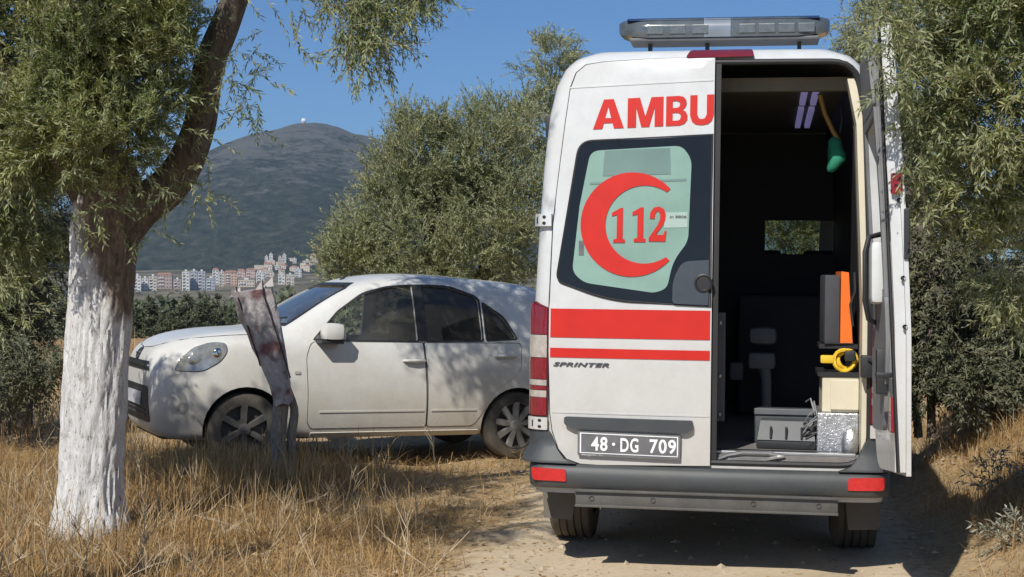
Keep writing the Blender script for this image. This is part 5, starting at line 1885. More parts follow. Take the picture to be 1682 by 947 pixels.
rough_tube([(0, 0, -0.1), (0.05, 0, 1.0), (-0.05, 0, 2.6), (0, 0.1, 4.0)], [0.26, 0.2, 0.15, 0.08], 14, 55, 0.14).build("trunk", BARK, o4, 60)
foliage(o4, 56, [px_lobe(908, 125, 25, 48, 58, 0.8, 420, 0.30, up=0.8), px_lobe(890, 210, 25, 60, 60, 0.8, 420, 0.30, up=0.6), px_lobe(940, 200, 25, 60, 90, 0.8, 400, 0.30, up=0.6),
                 px_lobe(880, 320, 25, 60, 100, 0.8, 420, 0.30), px_lobe(960, 330, 25, 70, 110, 0.8, 300, 0.30)], 16, 0.068, 0.017, OLIVE, spread=0.55)
o8 = thing("olive_tree", "pale green olive tree glimpsed through the ambulance cab windows", "tree", (4.7, 24.5, 0.0))
rough_tube([(0, 0, -0.1), (0.05, 0, 0.8), (-0.1, 0.1, 1.8)], [0.24, 0.18, 0.1], 12, 59, 0.14).build("trunk", BARK, o8, 60)
foliage(o8, 60, [px_lobe(1310, 390, 24, 120, 90, 0.8, 2400, 0.3, 0.05, up=0.8)], 14, 0.07, 0.018, OLIVE, spread=0.55)
o5 = thing("olive_tree", "olive tree showing its crown above the ambulance roof corner and open door", "tree", (5.0, 18.5, 0.4))
rough_tube([(0, 0, -0.2), (0.05, 0, 1.0), (-0.1, 0, 2.4), (-0.3, 0.1, 3.6)], [0.26, 0.2, 0.16, 0.09], 14, 57, 0.14).build("trunk", BARK, o5, 60)
foliage(o5, 58, [px_lobe(1440, 45, 18, 50, 50, 0.8, 420, 0.28), px_lobe(1520, 20, 18, 80, 80, 0.9, 600, 0.28), px_lobe(1500, 130, 18, 60, 80, 0.8, 420, 0.28), px_lobe(1620, 60, 18, 110, 140, 0.8, 700, 0.28)],
        14, 0.065, 0.016, OLIVE)
# ---- dark trees at the left edge
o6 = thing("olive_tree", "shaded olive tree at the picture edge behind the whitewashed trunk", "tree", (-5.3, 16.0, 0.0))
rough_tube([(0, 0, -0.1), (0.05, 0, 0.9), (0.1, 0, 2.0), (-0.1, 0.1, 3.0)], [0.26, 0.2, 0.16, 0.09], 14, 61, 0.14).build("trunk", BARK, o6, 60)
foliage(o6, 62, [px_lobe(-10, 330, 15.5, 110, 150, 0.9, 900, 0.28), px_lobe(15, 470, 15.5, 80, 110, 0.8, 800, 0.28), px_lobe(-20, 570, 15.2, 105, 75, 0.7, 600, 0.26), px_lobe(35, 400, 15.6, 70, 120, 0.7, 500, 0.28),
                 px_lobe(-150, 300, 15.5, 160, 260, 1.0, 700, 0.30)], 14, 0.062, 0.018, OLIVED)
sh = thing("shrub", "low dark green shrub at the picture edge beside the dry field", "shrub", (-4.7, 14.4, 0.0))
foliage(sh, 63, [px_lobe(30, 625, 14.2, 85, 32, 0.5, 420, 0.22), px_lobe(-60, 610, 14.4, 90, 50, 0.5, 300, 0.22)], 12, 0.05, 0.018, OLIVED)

# ---- near olive at the right
o7 = thing("olive_tree", "near olive tree whose leafy branches hang before the open ambulance door", "tree", (3.55, 7.9, 0.5))
rough_tube([(0, 0, -0.2), (-0.02, 0, 0.6), (-0.1, -0.1, 1.4), (-0.3, -0.2, 2.0), (-0.6, -0.35, 2.7)], [0.24, 0.18, 0.15, 0.12, 0.07], 18, 71, 0.14).build("trunk", BARK, o7, 60)
for sd, pth in ((72, [(-0.15, -0.1, 1.5), (-0.6, -0.3, 1.75), (-1.05, -0.5, 1.95), (-1.45, -0.6, 2.1)]), (73, [(-0.3, -0.2, 2.0), (-0.8, -0.5, 2.35), (-1.4, -0.75, 2.3), (-1.75, -0.85, 2.15)]),
                (74, [(-0.1, 0, 1.0), (-0.5, -0.2, 1.25), (-0.9, -0.4, 1.3), (-1.25, -0.45, 1.25)])):
    rough_tube(pth, [0.06, 0.035, 0.018, 0.007], 8, sd, 0.1, 4).build("limb", TWIG, o7, 60)
exr = cat4(spray(1440, 1510, 10, 175, 62, 0.15, 75, 6.8, 7.1), spray(1485, 1525, 265, 320, 8, 0.11, 76, 6.9, 7.1), spray(1405, 1440, 30, 90, 5, 0.13, 77, 7.0, 7.3),
           spray(1490, 1540, 160, 260, 22, 0.14, 78, 6.9, 7.3))
foliage(o7, 79, [px_lobe(1600, 40, 7.0, 85, 70, 0.25, 480, 0.17, 0.08, up=0.25), px_lobe(1665, 160, 6.9, 90, 115, 0.30, 600, 0.17, 0.08, up=0.25), px_lobe(1550, 165, 7.2, 50, 65, 0.25, 260, 0.16, 0.08, up=0.25),
                 px_lobe(1600, 300, 7.3, 70, 75, 0.30, 380, 0.16, 0.08, up=0.25), px_lobe(1665, 400, 7.4, 60, 110, 0.35, 330, 0.16, 0.08, up=0.25), px_lobe(1700, 20, 6.9, 100, 110, 0.3, 380, 0.17, 0.3), dict(c=(2.95, 7.5, 3.55), r=(0.6, 0.45, 0.35), n=360, L=0.22, droop=0.3), dict(c=(3.5, 7.9, 3.3), r=(0.5, 0.4, 0.4), n=260, L=0.22, droop=0.3),
], 14, 0.044, 0.0112, OLIVEN, exr, spread=0.65)
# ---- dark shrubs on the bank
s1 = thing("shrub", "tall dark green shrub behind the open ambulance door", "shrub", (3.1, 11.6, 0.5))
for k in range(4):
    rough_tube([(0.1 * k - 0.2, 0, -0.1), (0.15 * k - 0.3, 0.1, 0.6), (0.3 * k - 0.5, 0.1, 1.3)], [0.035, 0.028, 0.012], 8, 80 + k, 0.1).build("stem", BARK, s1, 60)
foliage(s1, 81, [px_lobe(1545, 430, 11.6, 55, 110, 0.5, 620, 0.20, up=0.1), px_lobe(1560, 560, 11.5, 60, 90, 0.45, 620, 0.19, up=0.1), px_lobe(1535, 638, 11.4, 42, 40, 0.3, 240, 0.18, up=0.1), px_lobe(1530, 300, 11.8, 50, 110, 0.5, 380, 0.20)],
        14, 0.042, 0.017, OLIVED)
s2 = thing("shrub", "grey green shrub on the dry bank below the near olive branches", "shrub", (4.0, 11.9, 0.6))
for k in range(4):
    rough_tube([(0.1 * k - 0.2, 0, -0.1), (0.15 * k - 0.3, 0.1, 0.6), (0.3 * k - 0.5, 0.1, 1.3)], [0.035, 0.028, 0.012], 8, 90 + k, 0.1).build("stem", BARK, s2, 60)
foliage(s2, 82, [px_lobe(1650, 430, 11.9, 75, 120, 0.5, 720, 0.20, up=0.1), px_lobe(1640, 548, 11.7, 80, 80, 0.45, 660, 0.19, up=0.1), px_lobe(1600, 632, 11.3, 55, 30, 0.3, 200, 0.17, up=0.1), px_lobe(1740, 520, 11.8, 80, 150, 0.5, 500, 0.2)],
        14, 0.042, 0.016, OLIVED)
# ---- silvery shoot bottom right
p = at(1655, 900, 8.4)
s3 = thing("olive_shoot", "silvery olive shoot lying on the dry bank in the corner", "shrub", (p.x, p.y, p.z))
r3 = np.random.default_rng(91)
n3 = 26
a3 = np.array([list(at(r3.uniform(1630, 1700), r3.uniform(850, 905), 8.3)) for _ in range(n3)])
d3 = unit(np.stack([r3.normal(-0.5, 0.5, n3), r3.normal(-0.2, 0.3, n3), r3.normal(0.35, 0.35, n3)], 1))
co, fc, sv, sf = twig_geo(r3, a3, d3, r3.uniform(0.10, 0.2, n3), 12, 0.045, 0.012, np.full(n3, 0.1))
SILV = leaf_mat("silvery_leaf", (0.20, 0.20, 0.13), (0.34, 0.33, 0.26))
o_ = np_mesh("foliage", np.concatenate([co, sv]) - np.array(s3.location), np.concatenate([fc, sf + len(co)]), [SILV, TWIG], False, s3, np.concatenate([np.zeros(len(fc), int), np.ones(len(sf), int)]))
o_["kind"] = "stuff"
p = at(1650, 770, 9.2)
s4 = thing("olive_shoot", "sparse silvery sucker growing higher up the dry bank", "shrub", (p.x, p.y, p.z))
a3 = np.array([list(at(r3.uniform(1620, 1700), r3.uniform(750, 810), 9.2)) for _ in range(n3)])
co, fc, sv, sf = twig_geo(r3, a3, d3, r3.uniform(0.10, 0.2, n3), 12, 0.045, 0.012, np.full(n3, 0.1))
o_ = np_mesh("foliage", np.concatenate([co, sv]) - np.array(s4.location), np.concatenate([fc, sf + len(co)]), [SILV, TWIG], False, s4, np.concatenate([np.zeros(len(fc), int), np.ones(len(sf), int)]))
o_["kind"] = "stuff"

# ---- row of far trees beyond the field
FT = [(222, 508, 22, "round dark tree closest to the whitewashed trunk in the far row"), (248, 486, 21, "broad dark tree second along the far row from the trunk"),
      (281, 512, 24, "squat dark tree in the middle of the far row"), (306, 478, 19, "taller rounded tree past the middle of the far row"),
      (333, 477, 14, "narrow upright tree between rounder ones in the far row"), (359, 482, 21, "wide dark tree near the leaning post in the far row"),
      (388, 507, 22, "far tree partly hidden by the leaning post"), (418, 502, 24, "far tree showing behind the hatchback bonnet"), (192, 496, 24, "far dark tree hidden partly by the whitewashed trunk"), (140, 500, 30, "far dark tree seen past the trunk near the picture edge")]
for k, (u, vt, hw, lab) in enumerate(FT):
    d = 96 + (k * 7) % 12
    z0 = float(ground_h((u - 841) / FPX * d, d))
    x = (u - 841) / FPX * d
    ft = thing("far_tree", lab, "tree", (x, d, z0), group="row of trees beyond the field")
    zt = HC - (vt - YH) / FPX * d
    h = zt - z0
    rough_tube([(0, 0, -0.2), (0.05, 0, h * 0.3), (0, 0, h * 0.7)], [0.16, 0.12, 0.05], 8, 100 + k, 0.1).build("trunk", BARK, ft, 60)
    w = hw / FPX * d
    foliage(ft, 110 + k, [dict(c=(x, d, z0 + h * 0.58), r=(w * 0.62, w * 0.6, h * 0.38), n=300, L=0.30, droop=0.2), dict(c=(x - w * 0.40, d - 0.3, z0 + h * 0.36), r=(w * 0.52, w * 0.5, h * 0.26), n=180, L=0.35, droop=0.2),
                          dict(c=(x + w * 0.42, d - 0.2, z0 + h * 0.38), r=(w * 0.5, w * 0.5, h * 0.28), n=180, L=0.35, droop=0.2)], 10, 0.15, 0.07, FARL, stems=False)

# far olive groves on the plain, a mass nobody could count
rg = np.random.default_rng(140)
A = []
while len(A) < 2600:
    y = rg.uniform(150, 1450)
    x = y * rg.uniform(-0.40, 0.40)
    if fbm(x * 0.006 + 4, y * 0.004, 3) > 0.40:
        A.append((x, y, float(np.interp(y, BASE_Y, BASE_Z)) + rg.uniform(0.6, 3.0)))
a = np.repeat(np.array(A), 7, 0) + rg.normal(0, 1.1, (len(A) * 7, 3)) * np.array([1.1, 1.1, 0.6])
d = unit(rnd_unit(rg, len(a)) + np.array([0, -0.3, 0.6]))
co, fc, sv, sf = twig_geo(rg, a, d, rg.uniform(0.8, 1.6, len(a)), 8, 1.1, 0.8, np.full(len(a), 0.1))
tag(np_mesh("far_olive_grove", co, fc, FARL), kind='stuff')

# ================================================================ TOWN AND SUMMIT
BW = {}
for nm, c in (("white", (0.62, 0.61, 0.58)), ("cream", (0.56, 0.50, 0.40)), ("grey", (0.36, 0.38, 0.42)), ("pink", (0.58, 0.41, 0.34)), ("orange", (0.57, 0.38, 0.27)), ("brown", (0.40, 0.31, 0.265)), ("beige", (0.54, 0.47, 0.38))):  # pink, orange and brown paled to paint in the distance haze
    BW[nm] = pmat("render_" + nm, c, 0.85, var=0.08, scale=0.3)
WINM = pmat("far_window_glass", (0.13, 0.14, 0.16), 0.3, var=0.2, scale=0.5)
ROOFR = pmat("red_roof_tiles", (0.42, 0.23, 0.16), 0.9, var=0.2, scale=0.5)  # red paled for the same haze
ROOFG = pmat("grey_flat_roof", (0.36, 0.34, 0.32), 0.9, var=0.15, scale=0.5)


def terrain_z(x, y):
    return max(float(ground_h(x, y)), float(mountain_h(np.array(x), np.array(y))))


def find_d(u, v, lo=600, hi=3600):
    d = lo
    while d < hi:
        q = at(u, v, d)
        if terrain_z(q.x, q.y) >= q.z:
            return d
        d += 8
    return hi


BLD = [  # u0, u1, v_top, v_base, colour, roof, label
    (219, 231, 453, 480, "white", "g", "white apartment block nearest the olive trunk in the far town"),
    (232.5, 243, 457, 479, "white", "g", "lower white block second from the olive trunk"),
    (244.5, 257, 454, 479, "cream", "g", "cream block between white blocks and a red brown one"),
    (258.5, 282, 451, 474, "brown", "r", "wide red brown building left of the grey towers"),
    (299, 311, 446, 478, "white", "g", "pale tower at the edge of the grey tower cluster"),
    (312.5, 324, 445, 477, "grey", "g", "blue grey tower, tallest of the far cluster"),
    (325, 337, 446, 477, "grey", "g", "second blue grey tower in the far cluster"),
    (339, 353, 457, 478, "grey", "g", "low grey block at the foot of the grey towers"),
    (285, 297, 459, 474, "brown", "g", "small dull brown block before the pale tower"),
    (349, 359, 443, 468, "white", "r", "white house with red roof above the grey block"),
    (360, 368, 446, 470, "cream", "g", "narrow cream block beside the orange building"),
    (369, 389, 447, 469, "orange", "r", "orange apartment building with red roof"),
    (390, 402, 444, 458, "pink", "r", "pink building above the long beige block"),
    (404, 419, 443, 458, "pink", "r", "salmon building with red roof near the town centre"),
    (391, 418, 459.5, 471, "beige", "g", "long low beige block below the pink houses"),
    (421, 434, 447, 465, "white", "g", "white block next to the salmon building"),
    (436, 448, 444, 463, "cream", "g", "pale cream block below the hillside terrace"),
    (457, 468, 450, 467, "white", "g", "small white house under the terrace road"),
    (470, 483, 451, 468, "beige", "g", "beige house beside the small white one"),
    (484, 495, 441, 457, "white", "g", "pale block stepping down the hillside near the bushy olive"),
    (435, 440, 421, 434, "white", "g", "thin white tower on the upper hillside"),
    (442, 448, 417, 434, "white", "g", "tallest thin white tower on the upper hillside"),
    (457, 463, 422, 434, "beige", "g", "short thin tower beside the tall hillside one"),
    (464, 470, 418, 434, "white", "g", "thin white tower furthest up the hillside"),
    (481, 487, 425, 436, "white", "g", "small white block at the end of the hillside row"),
    (497, 512, 428, 437, "cream", "g", "low cream house beside the bushy olive on the hillside"),
    (418, 480, 435.5, 440, "beige", "g", "long pale retaining wall of the hillside terrace"),
]
for (u0, u1, vt, vb, colr, rf, lab) in BLD:
    d = find_d((u0 + u1) / 2, vb)
    a, b = at(u0, vt, d), at(u1, vb, d)
    W, H = b.x - a.x, a.z - b.z
    dep = max(8.0, min(W * 0.9, 16))
    bl = thing("apartment_building" if H > 9 else "house", lab, "building" if "wall" not in lab else "wall", ((a.x + b.x) / 2, d, b.z), (0, 0, R(8)), "buildings of the far town")
    if "retaining" in lab:
        bl.name = "retaining_wall"
        MB().box(-W / 2, W / 2, 0, 1.5, -6, H).build("wall", BW[colr], bl)
        MB().box(-W / 2, W / 2, -0.1, 1.6, H, H + 0.4).build("coping", BW["cream"], bl)
        continue
    MB().box(-W / 2, W / 2, 0, dep, -6, H).build("wall", BW[colr], bl)
    if rf == "r":
        MB().prism([(-W / 2 - 0.5, H), (W / 2 + 0.5, H), (W / 2 - 1.5, H + 2.2), (-W / 2 + 1.5, H + 2.2)], lambda p_, q_: Vector((p_, -0.5, q_)), lambda p_, q_: Vector((p_, dep + 0.5, q_))).build("roof", ROOFR, bl)
    else:
        MB().box(-W / 2 - 0.15, W / 2 + 0.15, -0.15, dep + 0.15, H, H + 0.5).build("roof", ROOFG, bl)
        MB().box(-W * 0.15, W * 0.12, dep * 0.4, dep * 0.7, H + 0.5, H + 2.3).build("stair_head", BW["white"], bl)
    m = MB()
    nf = max(1, int(H / 3.0)); nc = max(2, int(W / 2.8))
    for i in range(nf):
        for j in range(nc):
            x = -W / 2 + W * (j + 0.5) / nc
            z = H * (i + 0.5) / nf
            m.box(x - W / nc * 0.28, x + W / nc * 0.28, -0.08, 0.1, z - 0.75, z + 0.65)
    w_ = m.build("windows", WINM, bl); w_["kind"] = "stuff"
    m = MB()
    for i in range(1, nf):
        m.box(-W * 0.42, -W * 0.06, -1.1, 0.0, H * i / nf - 0.1, H * i / nf + 0.8)
    if nf > 1:
        bb = m.build("balconies", BW["white"], bl); bb["kind"] = "stuff"
rh = random.Random(31)
for k in range(22):
    u = rh.uniform(424, 520); vb = 462 - (u - 420) * 0.18 - rh.uniform(0, 22)
    d = find_d(u, vb)
    a = at(u, vb, d)
    w = rh.uniform(6, 11); h = rh.uniform(5, 9); dp = rh.uniform(7, 10)
    hs_ = thing("hillside_house", "small pale house scattered on the hillside around the terrace wall", "house", (a.x, d, a.z), (0, 0, R(rh.uniform(-25, 25))), "small houses scattered on the hillside")
    MB().box(-w / 2, w / 2, 0, dp, -5, h).build("wall", BW[rh.choice(("white", "white", "cream", "beige"))], hs_)
    if rh.random() < 0.5:
        MB().prism([(-w / 2 - 0.4, h), (w / 2 + 0.4, h), (0, h + 2.4)], lambda p_, q_: Vector((p_, -0.4, q_)), lambda p_, q_: Vector((p_, dp + 0.4, q_))).build("roof", ROOFR, hs_)
    else:
        MB().box(-w / 2 - 0.2, w / 2 + 0.2, -0.2, dp + 0.2, h, h + 0.5).build("roof", ROOFG, hs_)
    for i in range(2):
        for j in range(2):
            MB().box(-w * 0.3 + i * w * 0.4, -w * 0.3 + i * w * 0.4 + 1.6, -0.08, 0.1, 1 + j * h * 0.45, 2.4 + j * h * 0.45).build("window", WINM, hs_)
# summit radar
zt = float(mountain_h(np.array(-492.0), np.array(3600.0)))
q = at(499, 199, 3600)
rdm = thing("radar_dome", "tiny white radar dome on the mountain summit", "radar dome", (q.x, 3600, zt - 1))
MB().lathe([(0, 4.5), (q.z - zt + 1, 4.5)], Matrix.Rotation(R(-90), 4, 'Y'), 12).build("tower", BW["white"], rdm)
MB().ball((0, 0, q.z - zt + 2), 6.5, 6.5, 6.5, 12).build("dome", pmat("radome_white", (0.8, 0.8, 0.8), 0.5), rdm, 60)
q2 = at(514, 205, 3600)
zt2 = terrain_z(q2.x, 3600)
sbld = thing("summit_building", "low white building beside the radar dome on the summit", "building", (q2.x, 3600, zt2 - 2))
MB().box(-14, 14, 0, 10, 0, max(6, q2.z - zt2 + 5)).build("wall", BW["white"], sbld)
MB().box(-14.5, 14.5, -0.5, 10.5, max(6, q2.z - zt2 + 5), max(6, q2.z - zt2 + 5) + 0.8).build("roof", ROOFG, sbld)

# ================================================================ LEANING POST
lp = thing("leaning_post", "leaning wooden post with a torn printed sheet wrapped round its slanted board", "post", (-1.805, 11.6, 0.0))
WOOD = bark_mat("weathered_wood", (0.44, 0.38, 0.32))
rough_tube([(0.03, 0, -0.15), (0.02, 0, 0.25), (0.035, 0, 0.55), (0.06, 0, 0.82), (0.02, 0, 0.95)], [0.068, 0.062, 0.06, 0.06, 0.04], 14, 121, 0.16).build("post", WOOD, lp, 50)
rough_tube([(0.13, 0.05, 0.08), (0.12, 0.03, 0.40), (0.14, 0.02, 0.62), (0.05, 0.02, 0.86)], [0.03, 0.035, 0.03, 0.025], 8, 122, 0.2).build("brace", WOOD, lp, 50)


def sheet_mat():
    m, nt, out = new_mat("torn_printed_sheet")
    b = nd(nt, "ShaderNodeBsdfPrincipled", i_Roughness=0.55)
    tc = nd(nt, "ShaderNodeTexCoord")
    P = tc.outputs["Object"]
    v1 = nd(nt, "ShaderNodeTexVoronoi"); v1.inputs["Scale"].default_value = 9; nt.links.new(P, v1.inputs["Vector"])
    n1 = noise_tex(nt, P, 7, 7, 0.7, 0.8)
    n2 = noise_tex(nt, P, 26, 6, 0.7)
    c = ramp(nt, n1, [(0.30, (0.12, 0.11, 0.125)), (0.44, (0.33, 0.305, 0.315)), (0.58, (0.46, 0.43, 0.43)), (0.72, (0.62, 0.60, 0.59))]).outputs[0]
    n3 = noise_tex(nt, P, 3.2, 3, 0.5)
    f = ramp(nt, n3, [(0.55, (0, 0, 0)), (0.62, (1, 1, 1))]).outputs[0]
    c = mixc(nt, f, c, (0.15, 0.075, 0.075))
    fl = ramp(nt, n2, [(0.68, (0, 0, 0)), (0.76, (0.7, 0.7, 0.7))]).outputs[0]
    c = mixc(nt, fl, c, (0.55, 0.52, 0.50))
    nt.links.new(c, b.inputs["Base Color"])
    bp = nd(nt, "ShaderNodeBump"); bp.inputs["Strength"].default_value = 0.7; bp.inputs["Distance"].default_value = 0.03
    nt.links.new(n1, bp.inputs["Height"]); nt.links.new(bp.outputs[0], b.inputs["Normal"])
    nt.links.new(b.outputs[0], out.inputs[0])
    return m


# slanted board wrapped in a crumpled sheet: rows from the foot to the top (centre x, half width, z)
rows = [(0.075, 0.070, 0.66), (0.045, 0.085, 0.80), (0.0, 0.10, 0.95), (-0.045, 0.125, 1.10), (-0.085, 0.14, 1.22), (-0.125, 0.155, 1.34), (-0.155, 0.165, 1.44), (-0.185, 0.168, 1.52)]
m = MB()
vs, fs = [], []
NX = 12
rp = random.Random(8)
for (cx, hw, z) in rows:
    ring = []
    for k in range(NX):
        a_ = 2 * PI * k / NX
        x = cx + hw * 0.98 * (abs(math.cos(a_)) ** 0.7) * (1 if math.cos(a_) > 0 else -1) + rp.uniform(-0.012, 0.012)
        y = -0.02 + 0.055 * math.sin(a_) + 0.03 * noise.noise(Vector((x * 14, z * 9, k))) + (-0.03 if k in (8, 9) else 0)
        ring.append((x, y, z + 0.13 * (x - cx) + rp.uniform(-0.012, 0.012)))
    vs += ring
for i in range(len(rows) - 1):
    for k in range(NX):
        k2 = (k + 1) % NX
        fs.append((i * NX + k, i * NX + k2, (i + 1) * NX + k2, (i + 1) * NX + k))
fs.append(tuple((len(rows) - 1) * NX + k for k in range(NX)))
fs.append(tuple(range(NX - 1, -1, -1)))
m.add(vs, fs).build("printed_sheet", sheet_mat(), lp, 35)
for k, (za, zb, off) in enumerate(((0.86, 1.60, 0.02), (0.95, 1.55, -0.10))):
    pts = []
    for q in range(8):
        t_ = q / 7
        z = za + (zb - za) * t_
        cx = float(np.interp(z, [r_[2] for r_ in rows], [r_[0] for r_ in rows]))
        pts.append((cx + (0.10 if k == 0 else off), -0.085 + 0.012 * math.sin(q * 2), z))
    MB().tube(pts, 0.006, 5).build("cord", BLACK, lp, 40)
m = MB()
for (x, z, w_) in ((-0.30, 1.50, 0.05), (-0.05, 1.575, 0.045), (-0.12, 1.55, 0.03)):
    m = MB()
    m.add([(x - w_, -0.03, z - 0.03), (x + w_, -0.05, z - 0.02), (x + w_ * 0.7, -0.02, z + 0.05), (x - w_ * 0.4, -0.04, z + 0.04)], [(0, 1, 2, 3)])
    o_ = m.build("torn_flap", pmat("pale_plastic_scrap", (0.34, 0.32, 0.32), 0.5), lp)
    md = o_.modifiers.new("s", 'SOLIDIFY'); md.thickness = 0.004

# ================================================================ DRY GRASS, WEEDS, STONES


def grass_mat():
    m, nt, out = new_mat("dry_straw")
    g = nd(nt, "ShaderNodeNewGeometry")
    c = ramp(nt, g.outputs["Random Per Island"], [(0.0, (0.24, 0.15, 0.065)), (0.25, (0.46, 0.30, 0.13)), (0.55, (0.60, 0.41, 0.185)), (0.8, (0.68, 0.50, 0.26)), (0.97, (0.66, 0.54, 0.34)), (1.0, (0.20, 0.20, 0.08))]).outputs[0]
    n = noise_tex(nt, g.outputs["Position"], 0.9, 4, 0.6)
    v = ramp(nt, n, [(0.3, (0.84, 0.80, 0.74)), (0.65, (1.0, 1.0, 1.0))]).outputs[0]
    c = mixc(nt, 1.0, c, v, 'MULTIPLY')
    b = nd(nt, "ShaderNodeBsdfPrincipled", i_Roughness=0.7)
    b.inputs["Specular IOR Level"].default_value = 0.25
    nt.links.new(c, b.inputs["Base Color"])
    t = nd(nt, "ShaderNodeBsdfTranslucent"); nt.links.new(c, t.inputs[0])
    mx = nd(nt, "ShaderNodeMixShader"); mx.inputs[0].default_value = 0.38
    nt.links.new(b.outputs[0], mx.inputs[1]); nt.links.new(t.outputs[0], mx.inputs[2])
    nt.links.new(mx.outputs[0], out.inputs[0])
    return m


STRAW = grass_mat()


def blades(rng, x, y, L, lean, w):
    N = len(x)
    z = ground_h(x, y) - 0.01
    az = rng.uniform(0, 2 * PI, N)
    hd = np.stack([np.cos(az), np.sin(az), np.zeros(N)], 1)
    sd = np.stack([-np.sin(az + rng.normal(0, 0.5, N)), np.cos(az), np.zeros(N)], 1)
    base = np.stack([x, y, z], 1)
    vs = []
    for t in (0.0, 0.4, 0.75):
        c = base + hd * (L * np.sin(lean) * t ** 1.4)[:, None]
        c[:, 2] += L * (np.cos(lean) * t + 0.12 * t * (1 - t))
        ww = (w * (1 - 0.5 * t))[:, None]
        vs += [c - sd * ww, c + sd * ww]
    tip = base + hd * (L * np.sin(lean))[:, None]
    tip[:, 2] += L * np.cos(lean) * rng.uniform(0.75, 1.0, N)
    vs.append(tip)
    co = np.stack(vs, 1).reshape(-1, 3)
    i = np.arange(N)[:, None] * 7
    tri = np.array([0, 1, 3, 0, 3, 2, 2, 3, 5, 2, 5, 4, 4, 5, 6])
    return co, (i + tri[None]).reshape(-1, 3)


def scatter(rng, n, x0, x1, y0, y1, mask):
    X, Y = [], []
    tot = 0
    while tot < n:
        x = rng.uniform(x0, x1, n); y = rng.uniform(y0, y1, n)
        k = rng.uniform(0, 1, n) < mask(x, y)
        X.append(x[k]); Y.append(y[k]); tot += k.sum()
        if len(X) > 60:
            break
    return np.concatenate(X)[:n], np.concatenate(Y)[:n]


def car_free(x, y):
    dx, dy = x + 1.406, y - 13.70
    u = -dx * math.cos(R(24)) - dy * math.sin(R(24))
    v = dx * math.sin(R(24)) - dy * math.cos(R(24))
    return ~((np.abs(u) < 1.9) & (np.abs(v) < 0.78))


def left_mask(x, y):
    e = track_c(y) - 1.45 - x                      # metres left of the track edge
    base = sstep(-0.1, 1.1, e + 1.0 * (fbm(x * 1.1, y * 1.1, 3) - 0.5))
    # bare dirt between the grass and the van, further on
    bare = sstep(9.8, 11.0, y) * sstep(-2.0, -0.9, x + 0.5 * (fbm(x * 1.3 + 9, y * 1.3, 3) - 0.5))
    c = sstep(0.28, 0.62, fbm(x * 1.7 + 20, y * 1.7, 4))
    return base * (1 - 0.88 * bare) * (0.25 + 0.75 * c) * car_free(x, y) * (np.abs(x) < y * 0.40 + 0.6)


def right_mask(x, y):
    e = x - (track_c(y) + 1.30)
    return sstep(0.0, 0.5, e + 0.4 * (fbm(x * 1.5, y * 1.5, 3) - 0.5)) * (0.35 + 0.65 * sstep(0.3, 0.6, fbm(x * 2 + 3, y * 2, 3))) * (x < y * 0.42 + 0.4)


rg = np.random.default_rng(201)
C_, F_ = [], []
tot = 0


def addb(x, y, L, lean, w):
    global tot
    co, fc = blades(rg, x, y, L, lean, w)
    C_.append(co); F_.append(fc + tot); tot += len(co)


x, y = scatter(rg, 78000, -5.2, 1.0, 6.6, 13.6, left_mask)
n = len(x)
hs = (0.18 + 0.72 * fbm(x * 1.2 + 50, y * 1.2, 3)) * (0.55 + 0.45 * sstep(0.2, 0.9, np.hypot(x - TX, y - TY + 0.35)))
addb(x, y, rg.gamma(4, 0.050, n) * hs, np.abs(rg.normal(0.9, 0.5, n)).clip(0, 1.5), rg.uniform(0.0016, 0.0034, n))
# tall loose stems
x, y = scatter(rg, 2600, -4.6, 0.4, 7.0, 12.6, left_mask)
n = len(x)
addb(x, y, rg.uniform(0.25, 0.5, n), np.abs(rg.normal(0.6, 0.5, n)).clip(0, 1.4), rg.uniform(0.0015, 0.003, n))
# a taller tangle round the post and the car's front wheel
x, y = scatter(rg, 5200, -3.4, -0.9, 10.6, 12.3, lambda a, b: np.exp(-((a + 2.2) ** 2 / 0.55 + (b - 11.6) ** 2 / 0.35)) * car_free(a, b))
n = len(x)
addb(x, y, rg.uniform(0.18, 0.48, n), np.abs(rg.normal(0.6, 0.45, n)).clip(0, 1.45), rg.uniform(0.0015, 0.003, n))
# flattened litter
x, y = scatter(rg, 40000, -5.2, 1.4, 6.6, 14.5, lambda a, b: (0.25 + left_mask(a, b)) * (track_c(b) - 1.5 > a))
n = len(x)
addb(x, y, rg.uniform(0.06, 0.32, n), rg.uniform(1.1, 1.53, n), rg.uniform(0.0018, 0.0038, n))
x, y = scatter(rg, 20000, 1.4, 5.6, 6.6, 14, right_mask)
n = len(x)
addb(x, y, rg.gamma(4, 0.032, n), np.abs(rg.normal(0.7, 0.45, n)).clip(0, 1.5), rg.uniform(0.0015, 0.003, n))
x, y = scatter(rg, 22000, 1.4, 5.6, 6.6, 13, right_mask)
n = len(x)
addb(x, y, rg.uniform(0.05, 0.2, n), rg.uniform(1.25, 1.53, n), rg.uniform(0.0015, 0.003, n))
x, y = scatter(rg, 22000, -9, 6, 13.5, 34, lambda a, b: (np.abs(a - track_c(b)) > 1.6) * car_free(a, b) * (0.3 + 0.7 * sstep(0.35, 0.6, fbm(a * 0.8, b * 0.8, 3))) * (np.abs(a) < b * 0.42))
n = len(x)
addb(x, y, rg.gamma(4, 0.065, n), np.abs(rg.normal(0.4, 0.35, n)).clip(0, 1.4), rg.uniform(0.003, 0.006, n))
tag(np_mesh("dry_grass", np.concatenate(C_), np.concatenate(F_), STRAW), kind='stuff')

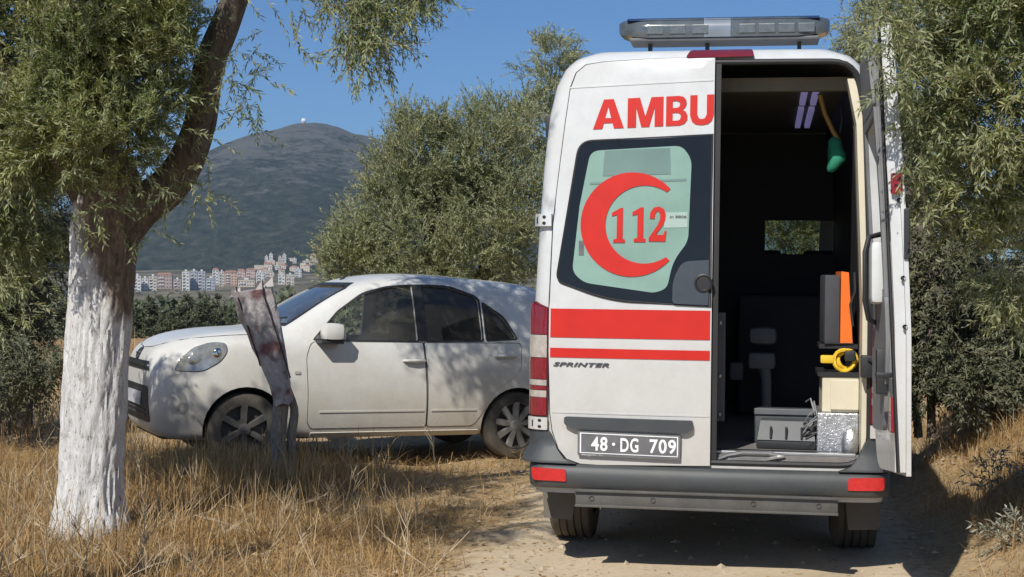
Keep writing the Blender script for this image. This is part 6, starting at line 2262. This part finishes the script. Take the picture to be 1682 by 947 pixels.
# branching dry weed stalks
m = MB()
rw = random.Random(77)
rgw = np.random.default_rng(203)
wx, wy = scatter(rgw, 300, -4.6, 0.2, 7.6, 12.6, left_mask)
sp = [(at(u, 800, d_).x, d_) for u, d_ in ((605, 11.4), (640, 11.6), (660, 11.7), (500, 11.0), (430, 10.6), (355, 11.2), (300, 10.6), (560, 10.4), (250, 11.6), (380, 11.8), (230, 10.8))]
for i, (x, y) in enumerate(list(zip(wx, wy)) + sp):
    z = float(ground_h(x, y))
    h = rw.uniform(0.2, 0.45)
    a_ = rw.uniform(0, 6.28); ln = rw.choice((rw.uniform(0.05, 0.5), rw.uniform(0.5, 2.2)))
    p0 = Vector((x, y, z - 0.02))
    dirv = Vector((math.cos(a_) * ln, math.sin(a_) * ln, 1)).normalized()
    pts = [p0 + dirv * h * t_ + Vector((rw.uniform(-0.012, 0.012), rw.uniform(-0.012, 0.012), -0.05 * t_ * t_)) for t_ in (0, 0.3, 0.6, 1.0)]
    m.tube(pts, [0.0045, 0.004, 0.003, 0.0016], 4, cap=False)
    for b_ in range(rw.randint(2, 6)):
        t_ = rw.uniform(0.3, 0.95)
        q0 = p0 + dirv * h * t_ + Vector((0, 0, -0.05 * t_ * t_))
        dv = (dirv + Vector((rw.uniform(-1, 1), rw.uniform(-1, 1), rw.uniform(-0.1, 0.6)))).normalized()
        l_ = rw.uniform(0.06, 0.22)
        m.tube([q0, q0 + dv * l_ * 0.5, q0 + dv * l_ + Vector((0, 0, rw.uniform(-0.02, 0.04)))], [0.0028, 0.002, 0.0012], 3, cap=False)
tag(m.build("dry_weed_stalks", pmat("dry_stalk", (0.42, 0.33, 0.21), 0.8, var=0.3, scale=3)), kind='stuff')

# fallen olive leaves and straw bits on the track edges
rl_ = np.random.default_rng(207)
N = 2600
y = rl_.uniform(7.0, 14.0, N)
x = track_c(y) + np.where(rl_.uniform(size=N) < 0.75, -1.25, 1.2) + rl_.normal(0, 0.5, N)
z = ground_h(x, y) + 0.022
az = rl_.uniform(0, 2 * PI, N)
dv = np.stack([np.cos(az), np.sin(az), rl_.normal(0, 0.12, N)], 1)
sv_ = np.stack([-np.sin(az), np.cos(az), rl_.normal(0, 0.25, N)], 1)
ln = rl_.uniform(0.02, 0.055, N)[:, None]; wd2 = rl_.uniform(0.004, 0.010, N)[:, None]
p0 = np.stack([x, y, z], 1)
co = np.stack([p0, p0 + dv * ln * 0.5 + sv_ * wd2, p0 + dv * ln, p0 + dv * ln * 0.5 - sv_ * wd2], 1).reshape(-1, 3)
i_ = np.arange(N)[:, None] * 4
tag(np_mesh("leaf_litter", co, np.concatenate([i_ + np.array([[0, 1, 2]]), i_ + np.array([[0, 2, 3]])], 1).reshape(-1, 3), STRAW), kind='stuff')

# pebbles and clods on the track and verge
rp = np.random.default_rng(205)
N = 1700
y = rp.uniform(7.0, 14, N) ** 1.0
x = track_c(y) + rp.normal(0, 1.3, N)
ok = (x > -2.6) & (x < track_c(y) + 2.2)
x, y = x[ok], y[ok]; N = len(x)
r_ = rp.gamma(2, 0.0045, N).clip(0.003, 0.03)
z = ground_h(x, y) + 0.012 + r_ * 0.25
oc = np.array([[1, 0, 0], [-1, 0, 0], [0, 1, 0], [0, -1, 0], [0, 0, 0.7], [0, 0, -0.7]], float)
co = (oc[None] * rp.uniform(0.6, 1.4, (N, 6, 1)) * r_[:, None, None]) + np.stack([x, y, z], 1)[:, None]
tri = np.array([[0, 2, 4], [2, 1, 4], [1, 3, 4], [3, 0, 4], [2, 0, 5], [1, 2, 5], [3, 1, 5], [0, 3, 5]]).reshape(-1)
fc = (np.arange(N)[:, None] * 6 + tri[None]).reshape(-1, 3)
tag(np_mesh("pebbles", co.reshape(-1, 3), fc, pmat("pebble_stone", (0.40, 0.32, 0.23), 0.9, var=0.3, scale=6)), kind='stuff')

# ================================================================ HAZE
m, nt, out = new_mat("thin_air_haze")
pv = nd(nt, "ShaderNodeVolumePrincipled")
pv.inputs["Color"].default_value = (0.68, 0.83, 1.0, 1)
pv.inputs["Density"].default_value = 1.4e-4
pv.inputs["Anisotropy"].default_value = 0.3
nt.links.new(pv.outputs[0], out.inputs["Volume"])
hz = MB().box(-9500, 9500, -9500, 9500, -60, 392).build("haze", m)
tag(hz, kind='stuff')
